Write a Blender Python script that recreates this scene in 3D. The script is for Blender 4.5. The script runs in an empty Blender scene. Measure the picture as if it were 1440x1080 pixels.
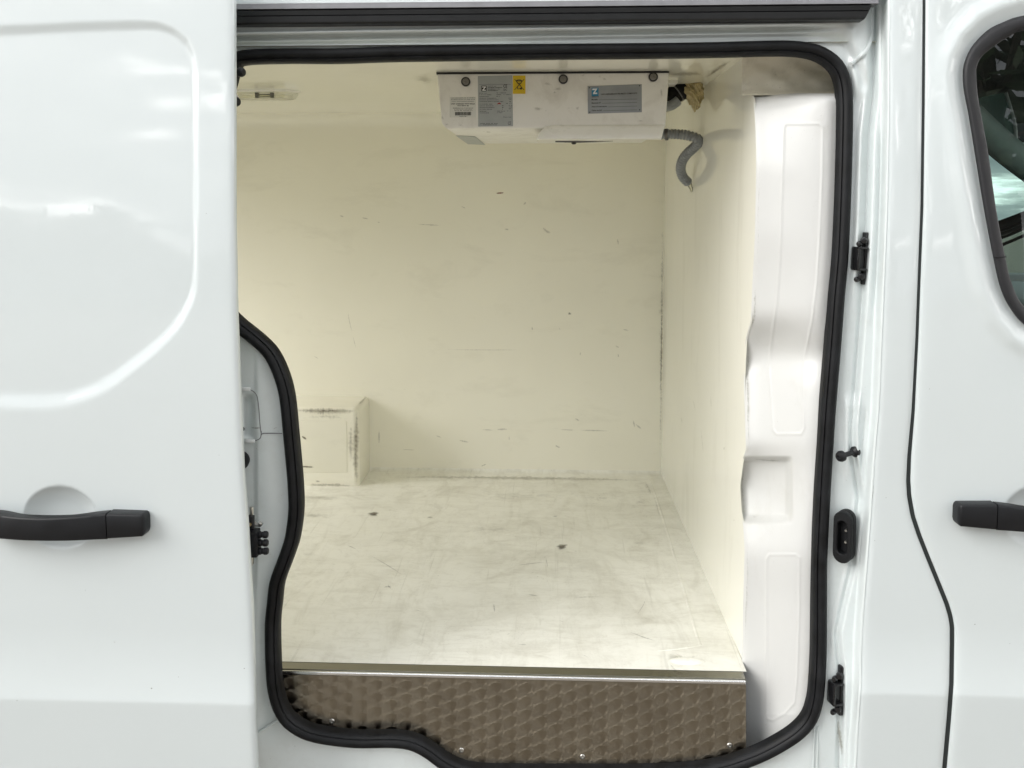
import bpy, bmesh, math, random
import numpy as np
from mathutils import Matrix, Vector

random.seed(7)
rng = np.random.default_rng(11)
S = bpy.context.scene
COL = S.collection

# ------------------------------------------------------------------ camera
F, PX0, PY0 = 1300.0, 720.0, 395.0            # photo pixels (1440 wide)
YAW, PITCH = math.atan(56 / F), math.atan(110 / F)
CAM = np.array([0.0, -1.65, 1.48])
FW = np.array([-math.sin(YAW) * math.cos(PITCH), math.cos(YAW) * math.cos(PITCH), -math.sin(PITCH)])
RT = np.array([math.cos(YAW), math.sin(YAW), 0.0])
UP = np.cross(RT, FW)
cam = bpy.data.cameras.new('Camera')
cam.sensor_width = 36.0
cam.lens = F / 1440 * 36
cam.shift_y = -(540 - PY0) / 1440
cam.clip_start, cam.clip_end = 0.05, 500
co = bpy.data.objects.new('Camera', cam)
COL.objects.link(co)
M3 = Matrix((RT, UP, -FW)).transposed()
co.matrix_world = Matrix.Translation(CAM.tolist()) @ M3.to_4x4()
S.camera = co

# ------------------------------------------------------------------ world, sun, exposure
SUN_ELEV, SUN_AZ = math.radians(32), math.radians(-60)     # sun veiled behind the photographer
world = bpy.data.worlds.new('World')
S.world = world
world.use_nodes = True
nt = world.node_tree
nt.nodes.clear()
wo = nt.nodes.new('ShaderNodeOutputWorld')
bg = nt.nodes.new('ShaderNodeBackground')
sky = nt.nodes.new('ShaderNodeTexSky')
sky.sky_type = 'NISHITA'
sky.sun_disc = False
sky.sun_elevation = SUN_ELEV
sky.sun_rotation = math.radians(180) + SUN_AZ
sky.air_density, sky.dust_density, sky.ozone_density = 1.0, 3.0, 1.0
tc = nt.nodes.new('ShaderNodeTexCoord')
mp = nt.nodes.new('ShaderNodeMapping')
mp.inputs['Scale'].default_value = (1.0, 1.0, 3.0)
mp.inputs['Location'].default_value = (5.3, 1.7, 1.9)
nz = nt.nodes.new('ShaderNodeTexNoise')
nz.inputs['Scale'].default_value = 5.5
nz.inputs['Detail'].default_value = 9
nz.inputs['Roughness'].default_value = 0.56
nz.inputs['Distortion'].default_value = 0.5
rp = nt.nodes.new('ShaderNodeValToRGB')
rp.color_ramp.elements[0].position = 0.40
rp.color_ramp.elements[0].color = (4.0, 4.3, 4.6, 1)
rp.color_ramp.elements[1].position = 0.665
rp.color_ramp.elements[1].color = (50, 49.5, 49, 1)
for pos_, col_ in ((0.48, (5.6, 5.9, 6.2, 1)), (0.55, (7.4, 7.6, 7.8, 1)), (0.585, (15, 14.9, 14.7, 1))):
    e = rp.color_ramp.elements.new(pos_)
    e.color = col_
mx = nt.nodes.new('ShaderNodeMix')
mx.data_type = 'RGBA'
mx.inputs[0].default_value = 0.9
nt.links.new(tc.outputs['Generated'], mp.inputs['Vector'])
nt.links.new(mp.outputs['Vector'], nz.inputs['Vector'])
nt.links.new(nz.outputs['Fac'], rp.inputs['Fac'])
nt.links.new(sky.outputs['Color'], mx.inputs[6])
nt.links.new(rp.outputs['Color'], mx.inputs[7])
nt.links.new(mx.outputs[2], bg.inputs['Color'])
bg.inputs['Strength'].default_value = 0.08
nt.links.new(bg.outputs['Background'], wo.inputs['Surface'])

sl = bpy.data.lights.new('Sun', 'SUN')
sl.energy = 1.5
sl.angle = math.radians(40)
sl.color = (1.0, 0.97, 0.93)
so = bpy.data.objects.new('Sun', sl)
COL.objects.link(so)
sd = Vector((math.sin(SUN_AZ) * math.cos(SUN_ELEV), -math.cos(SUN_AZ) * math.cos(SUN_ELEV), math.sin(SUN_ELEV)))
so.rotation_euler = sd.to_track_quat('Z', 'Y').to_euler()
so.location = (0, -6, 6)

S.view_settings.view_transform = 'Standard'
S.view_settings.look = 'None'
S.view_settings.gamma = 1.0
S.view_settings.exposure = 0.95
S.view_settings.use_curve_mapping = False
S.render.engine = 'CYCLES'
S.cycles.use_denoising = True
S.cycles.use_adaptive_sampling = True
S.cycles.adaptive_threshold = 0.02
S.cycles.max_bounces = 16
S.cycles.diffuse_bounces = 12
S.cycles.glossy_bounces = 6
S.cycles.transparent_max_bounces = 16

# ------------------------------------------------------------------ projection helpers (photo pixel -> place)
def ray(px, py):
    px = np.asarray(px, float); py = np.asarray(py, float)
    return FW + RT * ((px - PX0) / F)[..., None] - UP * ((py - PY0) / F)[..., None]

def onY(px, py, Y):
    r = ray(px, py)
    t = (np.asarray(Y) - CAM[1]) / r[..., 1]
    return CAM + r * t[..., None]

def onZ(px, py, Z):
    r = ray(px, py)
    t = (Z - CAM[2]) / r[..., 2]
    return CAM + r * np.asarray(t)[..., None]

def skin(z):
    z = np.asarray(z, float)
    up = np.clip((z - 1.02) / 0.82, 0, 1.6)
    y = 0.046 * up ** 2
    k = np.clip((0.72 - z) / 0.13, 0, 1)
    y = y - 0.012 * k * k
    y = y + np.clip(0.59 - z, 0, 1) * 0.05
    return y

def onS(px, py, off=0.0):
    px = np.asarray(px, float); py = np.asarray(py, float)
    Y = np.zeros(np.broadcast(px, py).shape) + off
    px, py = np.broadcast_arrays(px, py)
    for _ in range(6):
        p = onY(px, py, Y)
        Y = skin(p[..., 2]) + off
    return onY(px, py, Y)

def sm(a, b, x):
    t = np.clip((np.asarray(x, float) - a) / (b - a), 0, 1)
    return t * t * (3 - 2 * t)

def catmull(pts, n, closed=False):
    P = np.array(pts, float)
    m = len(P)
    idx = lambda i: (i % m) if closed else min(max(i, 0), m - 1)
    out = []
    segs = m if closed else m - 1
    for s in range(segs):
        p0, p1, p2, p3 = P[idx(s - 1)], P[idx(s)], P[idx(s + 1)], P[idx(s + 2)]
        for k in range(16):
            t = k / 16
            out.append(0.5 * ((2 * p1) + (-p0 + p2) * t + (2 * p0 - 5 * p1 + 4 * p2 - p3) * t * t + (-p0 + 3 * p1 - 3 * p2 + p3) * t ** 3))
    out.append(P[0] if closed else P[-1])
    out = np.array(out)
    d = np.r_[0, np.cumsum(np.linalg.norm(np.diff(out[:, :2] if out.shape[1] == 2 else out, axis=0), axis=1))]
    u = np.linspace(0, d[-1], n + 1 if closed else n)
    res = np.stack([np.interp(u, d, out[:, k]) for k in range(out.shape[1])], 1)
    return res[:-1] if closed else res

def sdf(poly, X, Z):
    """signed distance, positive inside"""
    poly = np.asarray(poly, float)
    d = np.full(X.shape, 1e9); inside = np.zeros(X.shape, bool)
    n = len(poly)
    for i in range(n):
        a, b = poly[i], poly[(i + 1) % n]
        ab = b - a
        t = np.clip(((X - a[0]) * ab[0] + (Z - a[1]) * ab[1]) / (ab @ ab + 1e-12), 0, 1)
        d = np.minimum(d, np.hypot(X - a[0] - t * ab[0], Z - a[1] - t * ab[1]))
        c = ((a[1] > Z) != (b[1] > Z)) & (X < (b[0] - a[0]) * (Z - a[1]) / (b[1] - a[1] + 1e-15) + a[0])
        inside ^= c
    return np.where(inside, d, -d)

def linedist(pts, X, Y):
    pts = np.asarray(pts, float)
    d = np.full(X.shape, 1e9)
    for a, b in zip(pts[:-1], pts[1:]):
        ab = b - a
        t = np.clip(((X - a[0]) * ab[0] + (Y - a[1]) * ab[1]) / (ab @ ab + 1e-12), 0, 1)
        d = np.minimum(d, np.hypot(X - a[0] - t * ab[0], Y - a[1] - t * ab[1]))
    return d

# ------------------------------------------------------------------ object helpers
def tag(o, label, cat, group=None):
    o['label'] = label; o['category'] = cat
    if group: o['group'] = group
    return o

def empty(name, loc=(0, 0, 0)):
    o = bpy.data.objects.new(name, None)
    o.empty_display_size = 0.1
    o.location = loc
    COL.objects.link(o)
    return o

def link(name, me, mat, parent=None):
    o = bpy.data.objects.new(name, me)
    COL.objects.link(o)
    if mat is not None:
        me.materials.append(mat)
    if parent is not None:
        o.parent = parent
        pm = Matrix.Translation(parent.location) if parent.type == 'EMPTY' else Matrix.Identity(4)   # meshes carry place coordinates
        o.matrix_parent_inverse = pm.inverted()
    return o

def poly_mesh(name, V, Fc, mat, parent=None, smooth=True, angle=None):
    me = bpy.data.meshes.new(name)
    me.from_pydata([tuple(map(float, v)) for v in V], [], [tuple(map(int, f)) for f in Fc])
    if angle is not None:
        bm = bmesh.new(); bm.from_mesh(me)
        bmesh.ops.recalc_face_normals(bm, faces=bm.faces)
        a = math.radians(angle)
        for ed in bm.edges:
            ed.smooth = len(ed.link_faces) == 2 and ed.calc_face_angle(0) < a
        for f in bm.faces: f.smooth = True
        bm.to_mesh(me); bm.free()
    else:
        me.polygons.foreach_set('use_smooth', [smooth] * len(me.polygons))
    me.update()
    return link(name, me, mat, parent)

def grid(name, G, mat, parent=None, mask=None, closed_u=False, flip=False):
    m, n = G.shape[:2]
    V = G.reshape(-1, 3)
    ii, jj = np.meshgrid(np.arange(m if closed_u else m - 1), np.arange(n - 1), indexing='ij')
    i2 = (ii + 1) % m
    a, b, c, d = ii * n + jj, i2 * n + jj, i2 * n + jj + 1, ii * n + jj + 1
    Fc = np.stack([a, b, c, d], -1).reshape(-1, 4)
    if flip: Fc = Fc[:, ::-1]
    if mask is not None:
        mk = mask.reshape(-1)
        Fc = Fc[mk[Fc].all(1)]
        used = np.zeros(len(V), bool); used[Fc.ravel()] = True
        re = np.cumsum(used) - 1
        V = V[used]; Fc = re[Fc]
    return poly_mesh(name, V, Fc, mat, parent)

def sweep(name, path, prof, mat, parent=None, ref=(0, -1, 0), closed=False, prof_closed=True, scale=None, angle=40):
    """profile (a,b): a along ref x tangent side, b along ref"""
    P = np.asarray(path, float); n = len(P)
    if closed:
        T = np.roll(P, -1, 0) - np.roll(P, 1, 0)
    else:
        T = np.gradient(P, axis=0)
    T /= np.linalg.norm(T, axis=1)[:, None]
    R = np.tile(np.array(ref, float), (n, 1))
    A = np.cross(T, R); A /= np.linalg.norm(A, axis=1)[:, None]
    B = np.cross(A, T)
    sc = np.ones(n) if scale is None else np.asarray(scale)
    pr = np.asarray(prof, float); k = len(pr)
    V = (P[:, None] + A[:, None] * (pr[None, :, 0] * sc[:, None])[..., None] + B[:, None] * (pr[None, :, 1] * sc[:, None])[..., None]).reshape(-1, 3)
    Fc = []
    for i in range(n if closed else n - 1):
        i2 = (i + 1) % n
        for j in range(k if prof_closed else k - 1):
            j2 = (j + 1) % k
            Fc.append((i * k + j, i2 * k + j, i2 * k + j2, i * k + j2))
    if not closed and prof_closed:
        Fc.append(tuple(range(k))); Fc.append(tuple((n - 1) * k + j for j in range(k))[::-1])
    return poly_mesh(name, V, Fc, mat, parent, angle=angle)

def circ(r, n=16, ry=None):
    return [(r * math.cos(2 * math.pi * i / n), (ry or r) * math.sin(2 * math.pi * i / n)) for i in range(n)]

def box(name, lo, hi, mat, parent=None, bevel=0.0, seg=2, mtx=None):
    bm = bmesh.new()
    bmesh.ops.create_cube(bm, size=1)
    lo, hi = np.array(lo, float), np.array(hi, float)
    for v in bm.verts:
        v.co = Vector(((lo + hi) / 2 + np.array(v.co) * (hi - lo)).tolist())
    if bevel > 0:
        bmesh.ops.bevel(bm, geom=list(bm.edges), offset=bevel, segments=seg, profile=0.5, affect='EDGES')
    if mtx is not None: bm.transform(mtx)
    return bmobj(name, bm, mat, parent)

def bmobj(name, bm, mat, parent=None, angle=38):
    bmesh.ops.recalc_face_normals(bm, faces=bm.faces)
    a = math.radians(angle)
    for ed in bm.edges:
        ed.smooth = len(ed.link_faces) == 2 and ed.calc_face_angle(0) < a
    for f in bm.faces: f.smooth = True
    me = bpy.data.meshes.new(name)
    bm.to_mesh(me); bm.free()
    return link(name, me, mat, parent)

def lathe(name, prof, mat, parent=None, origin=(0, 0, 0), axis=(0, 0, 1), n=24):
    """prof = [(r, h)] along axis"""
    ax = Vector(axis).normalized()
    q = ax.to_track_quat('Z', 'Y').to_matrix()
    V, Fc = [], []
    for r, h in prof:
        for i in range(n):
            t = 2 * math.pi * i / n
            V.append(Vector(origin) + q @ Vector((max(r, 1e-5) * math.cos(t), max(r, 1e-5) * math.sin(t), h)))
    for k in range(len(prof) - 1):
        for i in range(n):
            j = (i + 1) % n
            Fc.append((k * n + i, k * n + j, (k + 1) * n + j, (k + 1) * n + i))
    Fc.append(tuple(range(n))[::-1]); Fc.append(tuple((len(prof) - 1) * n + i for i in range(n)))
    return poly_mesh(name, V, Fc, mat, parent, angle=38)

def slab(name, poly3, normal, thick, mat, parent=None, bevel=0.0):
    """flat polygon given in 3D, pushed along normal by thick"""
    N = np.array(normal, float); N /= np.linalg.norm(N)
    bm = bmesh.new()
    vs = [bm.verts.new(tuple(map(float, p))) for p in poly3]
    f = bm.faces.new(vs)
    r = bmesh.ops.extrude_face_region(bm, geom=[f])
    mv = [g for g in r['geom'] if isinstance(g, bmesh.types.BMVert)]
    for v in mv: v.co += Vector((N * thick).tolist())
    if bevel > 0:
        ed = [e_ for e_ in bm.edges if all(v in mv for v in e_.verts)]
        bmesh.ops.bevel(bm, geom=ed, offset=bevel, segments=2, profile=0.5, affect='EDGES')
    return bmobj(name, bm, mat, parent)

# ------------------------------------------------------------------ materials
def mat_new(name):
    m = bpy.data.materials.new(name); m.use_nodes = True
    t = m.node_tree
    return m, t, t.nodes['Principled BSDF']

def N(t, kind, **kw):
    n = t.nodes.new(kind)
    for k, v in kw.items(): setattr(n, k, v)
    return n

def noise(t, scale, detail=4, rough=0.55, vec=None, dist=0.0):
    n = N(t, 'ShaderNodeTexNoise')
    n.inputs['Scale'].default_value = scale
    n.inputs['Detail'].default_value = detail
    n.inputs['Roughness'].default_value = rough
    n.inputs['Distortion'].default_value = dist
    if vec is not None: t.links.new(vec, n.inputs['Vector'])
    return n.outputs['Fac']

def geo_pos(t, scale=None):
    g = N(t, 'ShaderNodeNewGeometry')
    if scale is None: return g.outputs['Position']
    mpn = N(t, 'ShaderNodeMapping'); mpn.inputs['Scale'].default_value = scale
    t.links.new(g.outputs['Position'], mpn.inputs['Vector'])
    return mpn.outputs['Vector']

def ramp(t, fac, stops):
    r = N(t, 'ShaderNodeValToRGB')
    els = r.color_ramp.elements
    els[0].position, els[0].color = stops[0][0], tuple(stops[0][1]) + (1,)
    els[1].position, els[1].color = stops[-1][0], tuple(stops[-1][1]) + (1,)
    for p, c in stops[1:-1]:
        e_ = els.new(p); e_.color = tuple(c) + (1,)
    t.links.new(fac, r.inputs['Fac'])
    return r.outputs['Color']

def mixc(t, fac, a, b, mode='MIX'):
    m = N(t, 'ShaderNodeMix', data_type='RGBA', blend_type=mode)
    for s, v in ((m.inputs[0], fac), (m.inputs[6], a), (m.inputs[7], b)):
        if isinstance(v, (int, float)): s.default_value = v
        elif isinstance(v, tuple): s.default_value = v + (1,)
        else: t.links.new(v, s)
    return m.outputs[2]

def math_n(t, op, a, b=None, c=None, clamp=False):
    m = N(t, 'ShaderNodeMath', operation=op, use_clamp=clamp)
    for s, v in zip(m.inputs, (a, b, c)):
        if v is None: continue
        if isinstance(v, (int, float)): s.default_value = v
        else: t.links.new(v, s)
    return m.outputs[0]

def bump(t, p, height, strength, dist=0.001):
    b = N(t, 'ShaderNodeBump')
    b.inputs['Strength'].default_value = strength
    b.inputs['Distance'].default_value = dist
    t.links.new(height, b.inputs['Height'])
    t.links.new(b.outputs['Normal'], p.inputs['Normal'])
    return b

def simple(name, col, rough=0.5, metal=0.0, spec=0.5, var=0.0, vscale=30, bmp=0.0, bscale=400):
    m, t, p = mat_new(name)
    p.inputs['Roughness'].default_value = rough
    p.inputs['Metallic'].default_value = metal
    p.inputs['Specular IOR Level'].default_value = spec
    p.inputs['Base Color'].default_value = tuple(col) + (1,)
    if var > 0:
        f = noise(t, vscale, 5, vec=geo_pos(t))
        c = ramp(t, f, [(0.3, tuple(x * (1 - var) for x in col)), (0.7, tuple(min(1, x * (1 + var)) for x in col))])
        t.links.new(c, p.inputs['Base Color'])
        r = math_n(t, 'MULTIPLY_ADD', f, rough * 0.5, rough * 0.75)
        t.links.new(r, p.inputs['Roughness'])
    if bmp > 0:
        bump(t, p, noise(t, bscale, 3, vec=geo_pos(t)), bmp, 0.0008)
    return m

def paint_mat(name, col, coat_rough=0.02, dirt=0.0):
    m, t, p = mat_new(name)
    pos = geo_pos(t)
    base = ramp(t, noise(t, 3, 4, vec=pos), [(0.35, tuple(c * 0.985 for c in col)), (0.65, col)])
    if dirt > 0:
        d = noise(t, 22, 7, 0.65, vec=pos)
        dm = ramp(t, d, [(0.52, (0, 0, 0)), (0.78, (dirt,) * 3)])
        base = mixc(t, dm, base, (0.36, 0.34, 0.29))
        sp = noise(t, 160, 3, 0.6, vec=pos)
        sm_ = ramp(t, sp, [(0.70, (0, 0, 0)), (0.76, (dirt * 1.6,) * 3)])
        base = mixc(t, sm_, base, (0.10, 0.095, 0.085))
    t.links.new(base, p.inputs['Base Color'])
    p.inputs['Roughness'].default_value = 0.45
    p.inputs['Coat Weight'].default_value = 1.0
    p.inputs['Coat Roughness'].default_value = coat_rough
    p.inputs['Coat IOR'].default_value = 1.55
    b = N(t, 'ShaderNodeBump'); b.inputs['Strength'].default_value = 0.03; b.inputs['Distance'].default_value = 0.001
    t.links.new(noise(t, 140, 2, vec=pos), b.inputs['Height'])
    t.links.new(b.outputs['Normal'], p.inputs['Coat Normal'])
    return m

PAINT = paint_mat('white_car_paint', (0.61, 0.658, 0.662))
JAMB = paint_mat('white_jamb_paint', (0.68, 0.73, 0.73), 0.16, 0.16)

def gelcoat(name, col, rough=0.12, dirt=0.25, streak=(6, 6, 6), dcol=(0.30, 0.27, 0.19), thresh=0.52, wav=0.02):
    m, t, p = mat_new(name)
    pos = geo_pos(t)
    sp = geo_pos(t, streak)
    base = ramp(t, noise(t, 2.2, 5, vec=pos), [(0.3, tuple(c * 0.95 for c in col)), (0.7, col)])
    d1 = noise(t, 1.0, 6, 0.68, vec=sp, dist=0.4)
    m1 = ramp(t, d1, [(thresh, (0, 0, 0)), (thresh + 0.22, (dirt,) * 3)])
    base = mixc(t, m1, base, dcol)
    d2 = noise(t, 240, 3, 0.6, vec=pos)
    d3 = noise(t, 5, 4, vec=pos)
    m2 = ramp(t, d2, [(0.66, (0, 0, 0)), (0.74, (dirt * 1.2,) * 3)])
    m2 = mixc(t, 1.0, m2, ramp(t, d3, [(0.42, (0, 0, 0)), (0.62, (1, 1, 1))]), 'MULTIPLY')
    base = mixc(t, m2, base, (0.13, 0.115, 0.09))
    t.links.new(base, p.inputs['Base Color'])
    p.inputs['Specular IOR Level'].default_value = 0.5
    rr = math_n(t, 'MULTIPLY_ADD', d1, rough * 1.2, rough * 0.45)
    t.links.new(rr, p.inputs['Roughness'])
    bump(t, p, noise(t, 9, 3, vec=pos), wav, 0.004)
    return m

CREAM = (0.90, 0.88, 0.772)
WALL = gelcoat('cream_gelcoat_wall', CREAM, 0.17, 0.12, (3.5, 3.5, 9), thresh=0.54)
CEIL = gelcoat('cream_gelcoat_ceiling', CREAM, 0.07, 0.08, (3, 3, 3))
BULK = gelcoat('cream_gelcoat_bulkhead', (0.91, 0.90, 0.82), 0.05, 0.14, (4, 9, 2.2), thresh=0.55)
LINING = gelcoat('white_gelcoat_lining', (0.63, 0.633, 0.617), 0.34, 0.16, (9, 9, 5), thresh=0.56)
FOAMY = gelcoat('rough_cream_lining', (0.76, 0.72, 0.60), 0.45, 0.4, (14, 14, 14), thresh=0.48, wav=0.5)

def floor_mat():
    m, t, p = mat_new('worn_cream_floor')
    pos = geo_pos(t)
    base = ramp(t, noise(t, 2.0, 5, vec=pos), [(0.3, (0.84, 0.835, 0.765)), (0.7, (0.90, 0.895, 0.83))])
    # trodden grime, denser away from the sill, with brushed streaks
    for sc, rot, th, amt in (((2.0, 2.8, 2), 0.2, 0.48, 0.36), ((5, 20, 5), 0.12, 0.50, 0.30), ((7, 7, 7), 0.0, 0.51, 0.40), ((30, 30, 30), 0.5, 0.51, 0.26), ((18, 4, 5), 1.2, 0.51, 0.30)):
        mpn = N(t, 'ShaderNodeMapping'); mpn.inputs['Rotation'].default_value = (0, 0, rot); mpn.inputs['Scale'].default_value = sc
        t.links.new(pos, mpn.inputs['Vector'])
        d = noise(t, 1.0, 7, 0.70, vec=mpn.outputs['Vector'], dist=1.2)
        base = mixc(t, ramp(t, d, [(th, (0, 0, 0)), (th + 0.26, (amt,) * 3)]), base, (0.42, 0.395, 0.31))
    d2 = noise(t, 200, 3, 0.6, vec=pos)
    m2 = mixc(t, 1.0, ramp(t, d2, [(0.64, (0, 0, 0)), (0.72, (0.5,) * 3)]), ramp(t, noise(t, 4, 4, vec=pos), [(0.45, (0, 0, 0)), (0.65, (1, 1, 1))]), 'MULTIPLY')
    base = mixc(t, m2, base, (0.11, 0.10, 0.08))
    # hairline scratches
    for rot, sc in ((0.5, 60), (-0.62, 75), (1.2, 70)):
        mpn = N(t, 'ShaderNodeMapping'); mpn.inputs['Rotation'].default_value = (0, 0, rot); mpn.inputs['Scale'].default_value = (sc, 2.0, 1)
        t.links.new(pos, mpn.inputs['Vector'])
        sc_ = ramp(t, noise(t, 1.0, 2, 0.5, vec=mpn.outputs['Vector'], dist=0.5), [(0.70, (0, 0, 0)), (0.77, (0.22,) * 3)])
        base = mixc(t, sc_, base, (0.33, 0.31, 0.25))
    t.links.new(base, p.inputs['Base Color'])
    p.inputs['Roughness'].default_value = 0.34
    bump(t, p, noise(t, 60, 5, vec=pos), 0.15, 0.001)
    return m
FLOOR = floor_mat()

RUBBER = simple('black_rubber', (0.0055, 0.006, 0.007), 0.55, spec=0.28, var=0.7, vscale=35, bmp=0.1)
RUBBER2 = simple('dark_rubber_frame', (0.011, 0.011, 0.013), 0.6, var=0.15, vscale=50, bmp=0.15)
PLASTIC = simple('black_plastic', (0.006, 0.0065, 0.008), 0.45, spec=0.35, bmp=0.12, bscale=900, var=0.2)
GLOSSBLK = simple('glossy_black_plastic', (0.010, 0.010, 0.011), 0.2)
TRACK = simple('black_track', (0.005, 0.0055, 0.0065), 0.4, var=0.2)
GREYTRIM = simple('grey_trim', (0.18, 0.18, 0.19), 0.4, var=0.1)
STEEL = simple('steel', (0.55, 0.54, 0.51), 0.3, 1.0, var=0.15, vscale=120)
BRASS = simple('brass', (0.55, 0.42, 0.24), 0.3, 1.0)
ALU = simple('alu_edge', (0.86, 0.86, 0.85), 0.22, 1.0)
ALUDULL = simple('alu_threshold', (0.30, 0.29, 0.25), 0.22, 1.0)
GAPRUB = simple('gap_seal_grey', (0.02, 0.025, 0.025), 0.5)
GAPBLK = simple('gap_black', (0.006, 0.006, 0.007), 0.6)
UNITW = gelcoat('grey_white_casing', (0.80, 0.785, 0.745), 0.32, 0.26, (16, 10, 12), thresh=0.50, dcol=(0.36, 0.32, 0.26))
TRAYW = gelcoat('white_drip_tray', (0.84, 0.825, 0.78), 0.30, 0.22, (12, 10, 20), thresh=0.52)
HOSE = simple('grey_hose', (0.24, 0.255, 0.27), 0.4, var=0.12, vscale=90)
FOAM = simple('yellow_foam', (0.50, 0.42, 0.24), 0.75, var=0.3, vscale=45, bmp=0.6, bscale=120)
PLATE = simple('grey_label', (0.36, 0.38, 0.38), 0.4, var=0.06)
PLATE2 = simple('engraved_plate', (0.30, 0.315, 0.33), 0.35, 0.3, var=0.08)
PAPER = simple('white_label', (0.66, 0.66, 0.62), 0.5)
YELLOW = simple('yellow_label', (0.66, 0.46, 0.015), 0.45)
INK = simple('black_ink', (0.02, 0.02, 0.02), 0.6)
INKG = simple('grey_ink', (0.11, 0.11, 0.11), 0.6)
BLUE = simple('blue_logo', (0.03, 0.20, 0.36), 0.45)
WHITEINK = simple('white_ink', (0.75, 0.76, 0.76), 0.5)
REDINK = simple('red_ink', (0.32, 0.03, 0.03), 0.5)
CABGREY = simple('cab_grey_plastic', (0.19, 0.21, 0.21), 0.55, var=0.1, bmp=0.1)
CABLIGHT = simple('cab_light_trim', (0.48, 0.52, 0.50), 0.5, var=0.08)
CABDARK = simple('cab_dark_fabric', (0.018, 0.021, 0.023), 0.8, var=0.2)
TAPE = simple('white_tape', (0.74, 0.76, 0.76), 0.5, var=0.06)
ASPHALT = simple('asphalt', (0.21, 0.185, 0.155), 0.9, var=0.3, vscale=8, bmp=0.4, bscale=80)

def glass_mat(name, tint, rough=0.0, gl=1.5):
    m, t, p = mat_new(name)
    t.nodes.remove(p)
    out = [n for n in t.nodes if n.type == 'OUTPUT_MATERIAL'][0]
    tr = N(t, 'ShaderNodeBsdfTransparent'); tr.inputs['Color'].default_value = tuple(tint) + (1,)
    g = N(t, 'ShaderNodeBsdfGlossy'); g.inputs['Roughness'].default_value = rough
    fr = N(t, 'ShaderNodeFresnel'); fr.inputs['IOR'].default_value = gl
    mxs = N(t, 'ShaderNodeMixShader')
    t.links.new(math_n(t, 'MULTIPLY', fr.outputs['Fac'], 1.7, clamp=True), mxs.inputs['Fac'])
    t.links.new(tr.outputs[0], mxs.inputs[1]); t.links.new(g.outputs[0], mxs.inputs[2])
    t.links.new(mxs.outputs[0], out.inputs['Surface'])
    return m
GLASS = glass_mat('tinted_glass', (0.50, 0.60, 0.57))
CLEAR = glass_mat('clear_plastic', (0.86, 0.86, 0.80), 0.1)

def mark_mat(name, col, sc=70, lo=0.35, hi=0.6, rough=0.6):
    m, t, p = mat_new(name)
    p.inputs['Base Color'].default_value = tuple(col) + (1,)
    p.inputs['Roughness'].default_value = rough
    a = N(t, 'ShaderNodeAttribute', attribute_name='fade')
    n1 = noise(t, sc, 8, 0.7, vec=geo_pos(t), dist=0.3)
    v = math_n(t, 'ADD', math_n(t, 'MULTIPLY', a.outputs['Fac'], 0.62), math_n(t, 'MULTIPLY', n1, 0.75))
    al = math_n(t, 'MULTIPLY', math_n(t, 'SUBTRACT', v, lo + 0.30), 1.0 / (hi - lo), clamp=True)
    al = math_n(t, 'MULTIPLY', al, math_n(t, 'MULTIPLY', a.outputs['Fac'], 1.6, clamp=True), clamp=True)
    t.links.new(al, p.inputs['Alpha'])
    return m
SCUFF = mark_mat('dark_scuff', (0.15, 0.13, 0.10), 200, 0.28, 1.15)
GRIME_SHADE = mark_mat('brown_grime_shade', (0.24, 0.21, 0.145), 90, 0.30, 1.15)
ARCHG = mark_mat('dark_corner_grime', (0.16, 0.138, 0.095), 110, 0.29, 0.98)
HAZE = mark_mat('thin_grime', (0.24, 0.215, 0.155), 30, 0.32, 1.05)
RUSTY = mark_mat('rusty_scuff', (0.22, 0.07, 0.035), 260, 0.28, 0.55)
WIPED = mark_mat('wiped_patch', (0.84, 0.82, 0.74), 40, 0.30, 1.0, 0.25)

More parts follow.
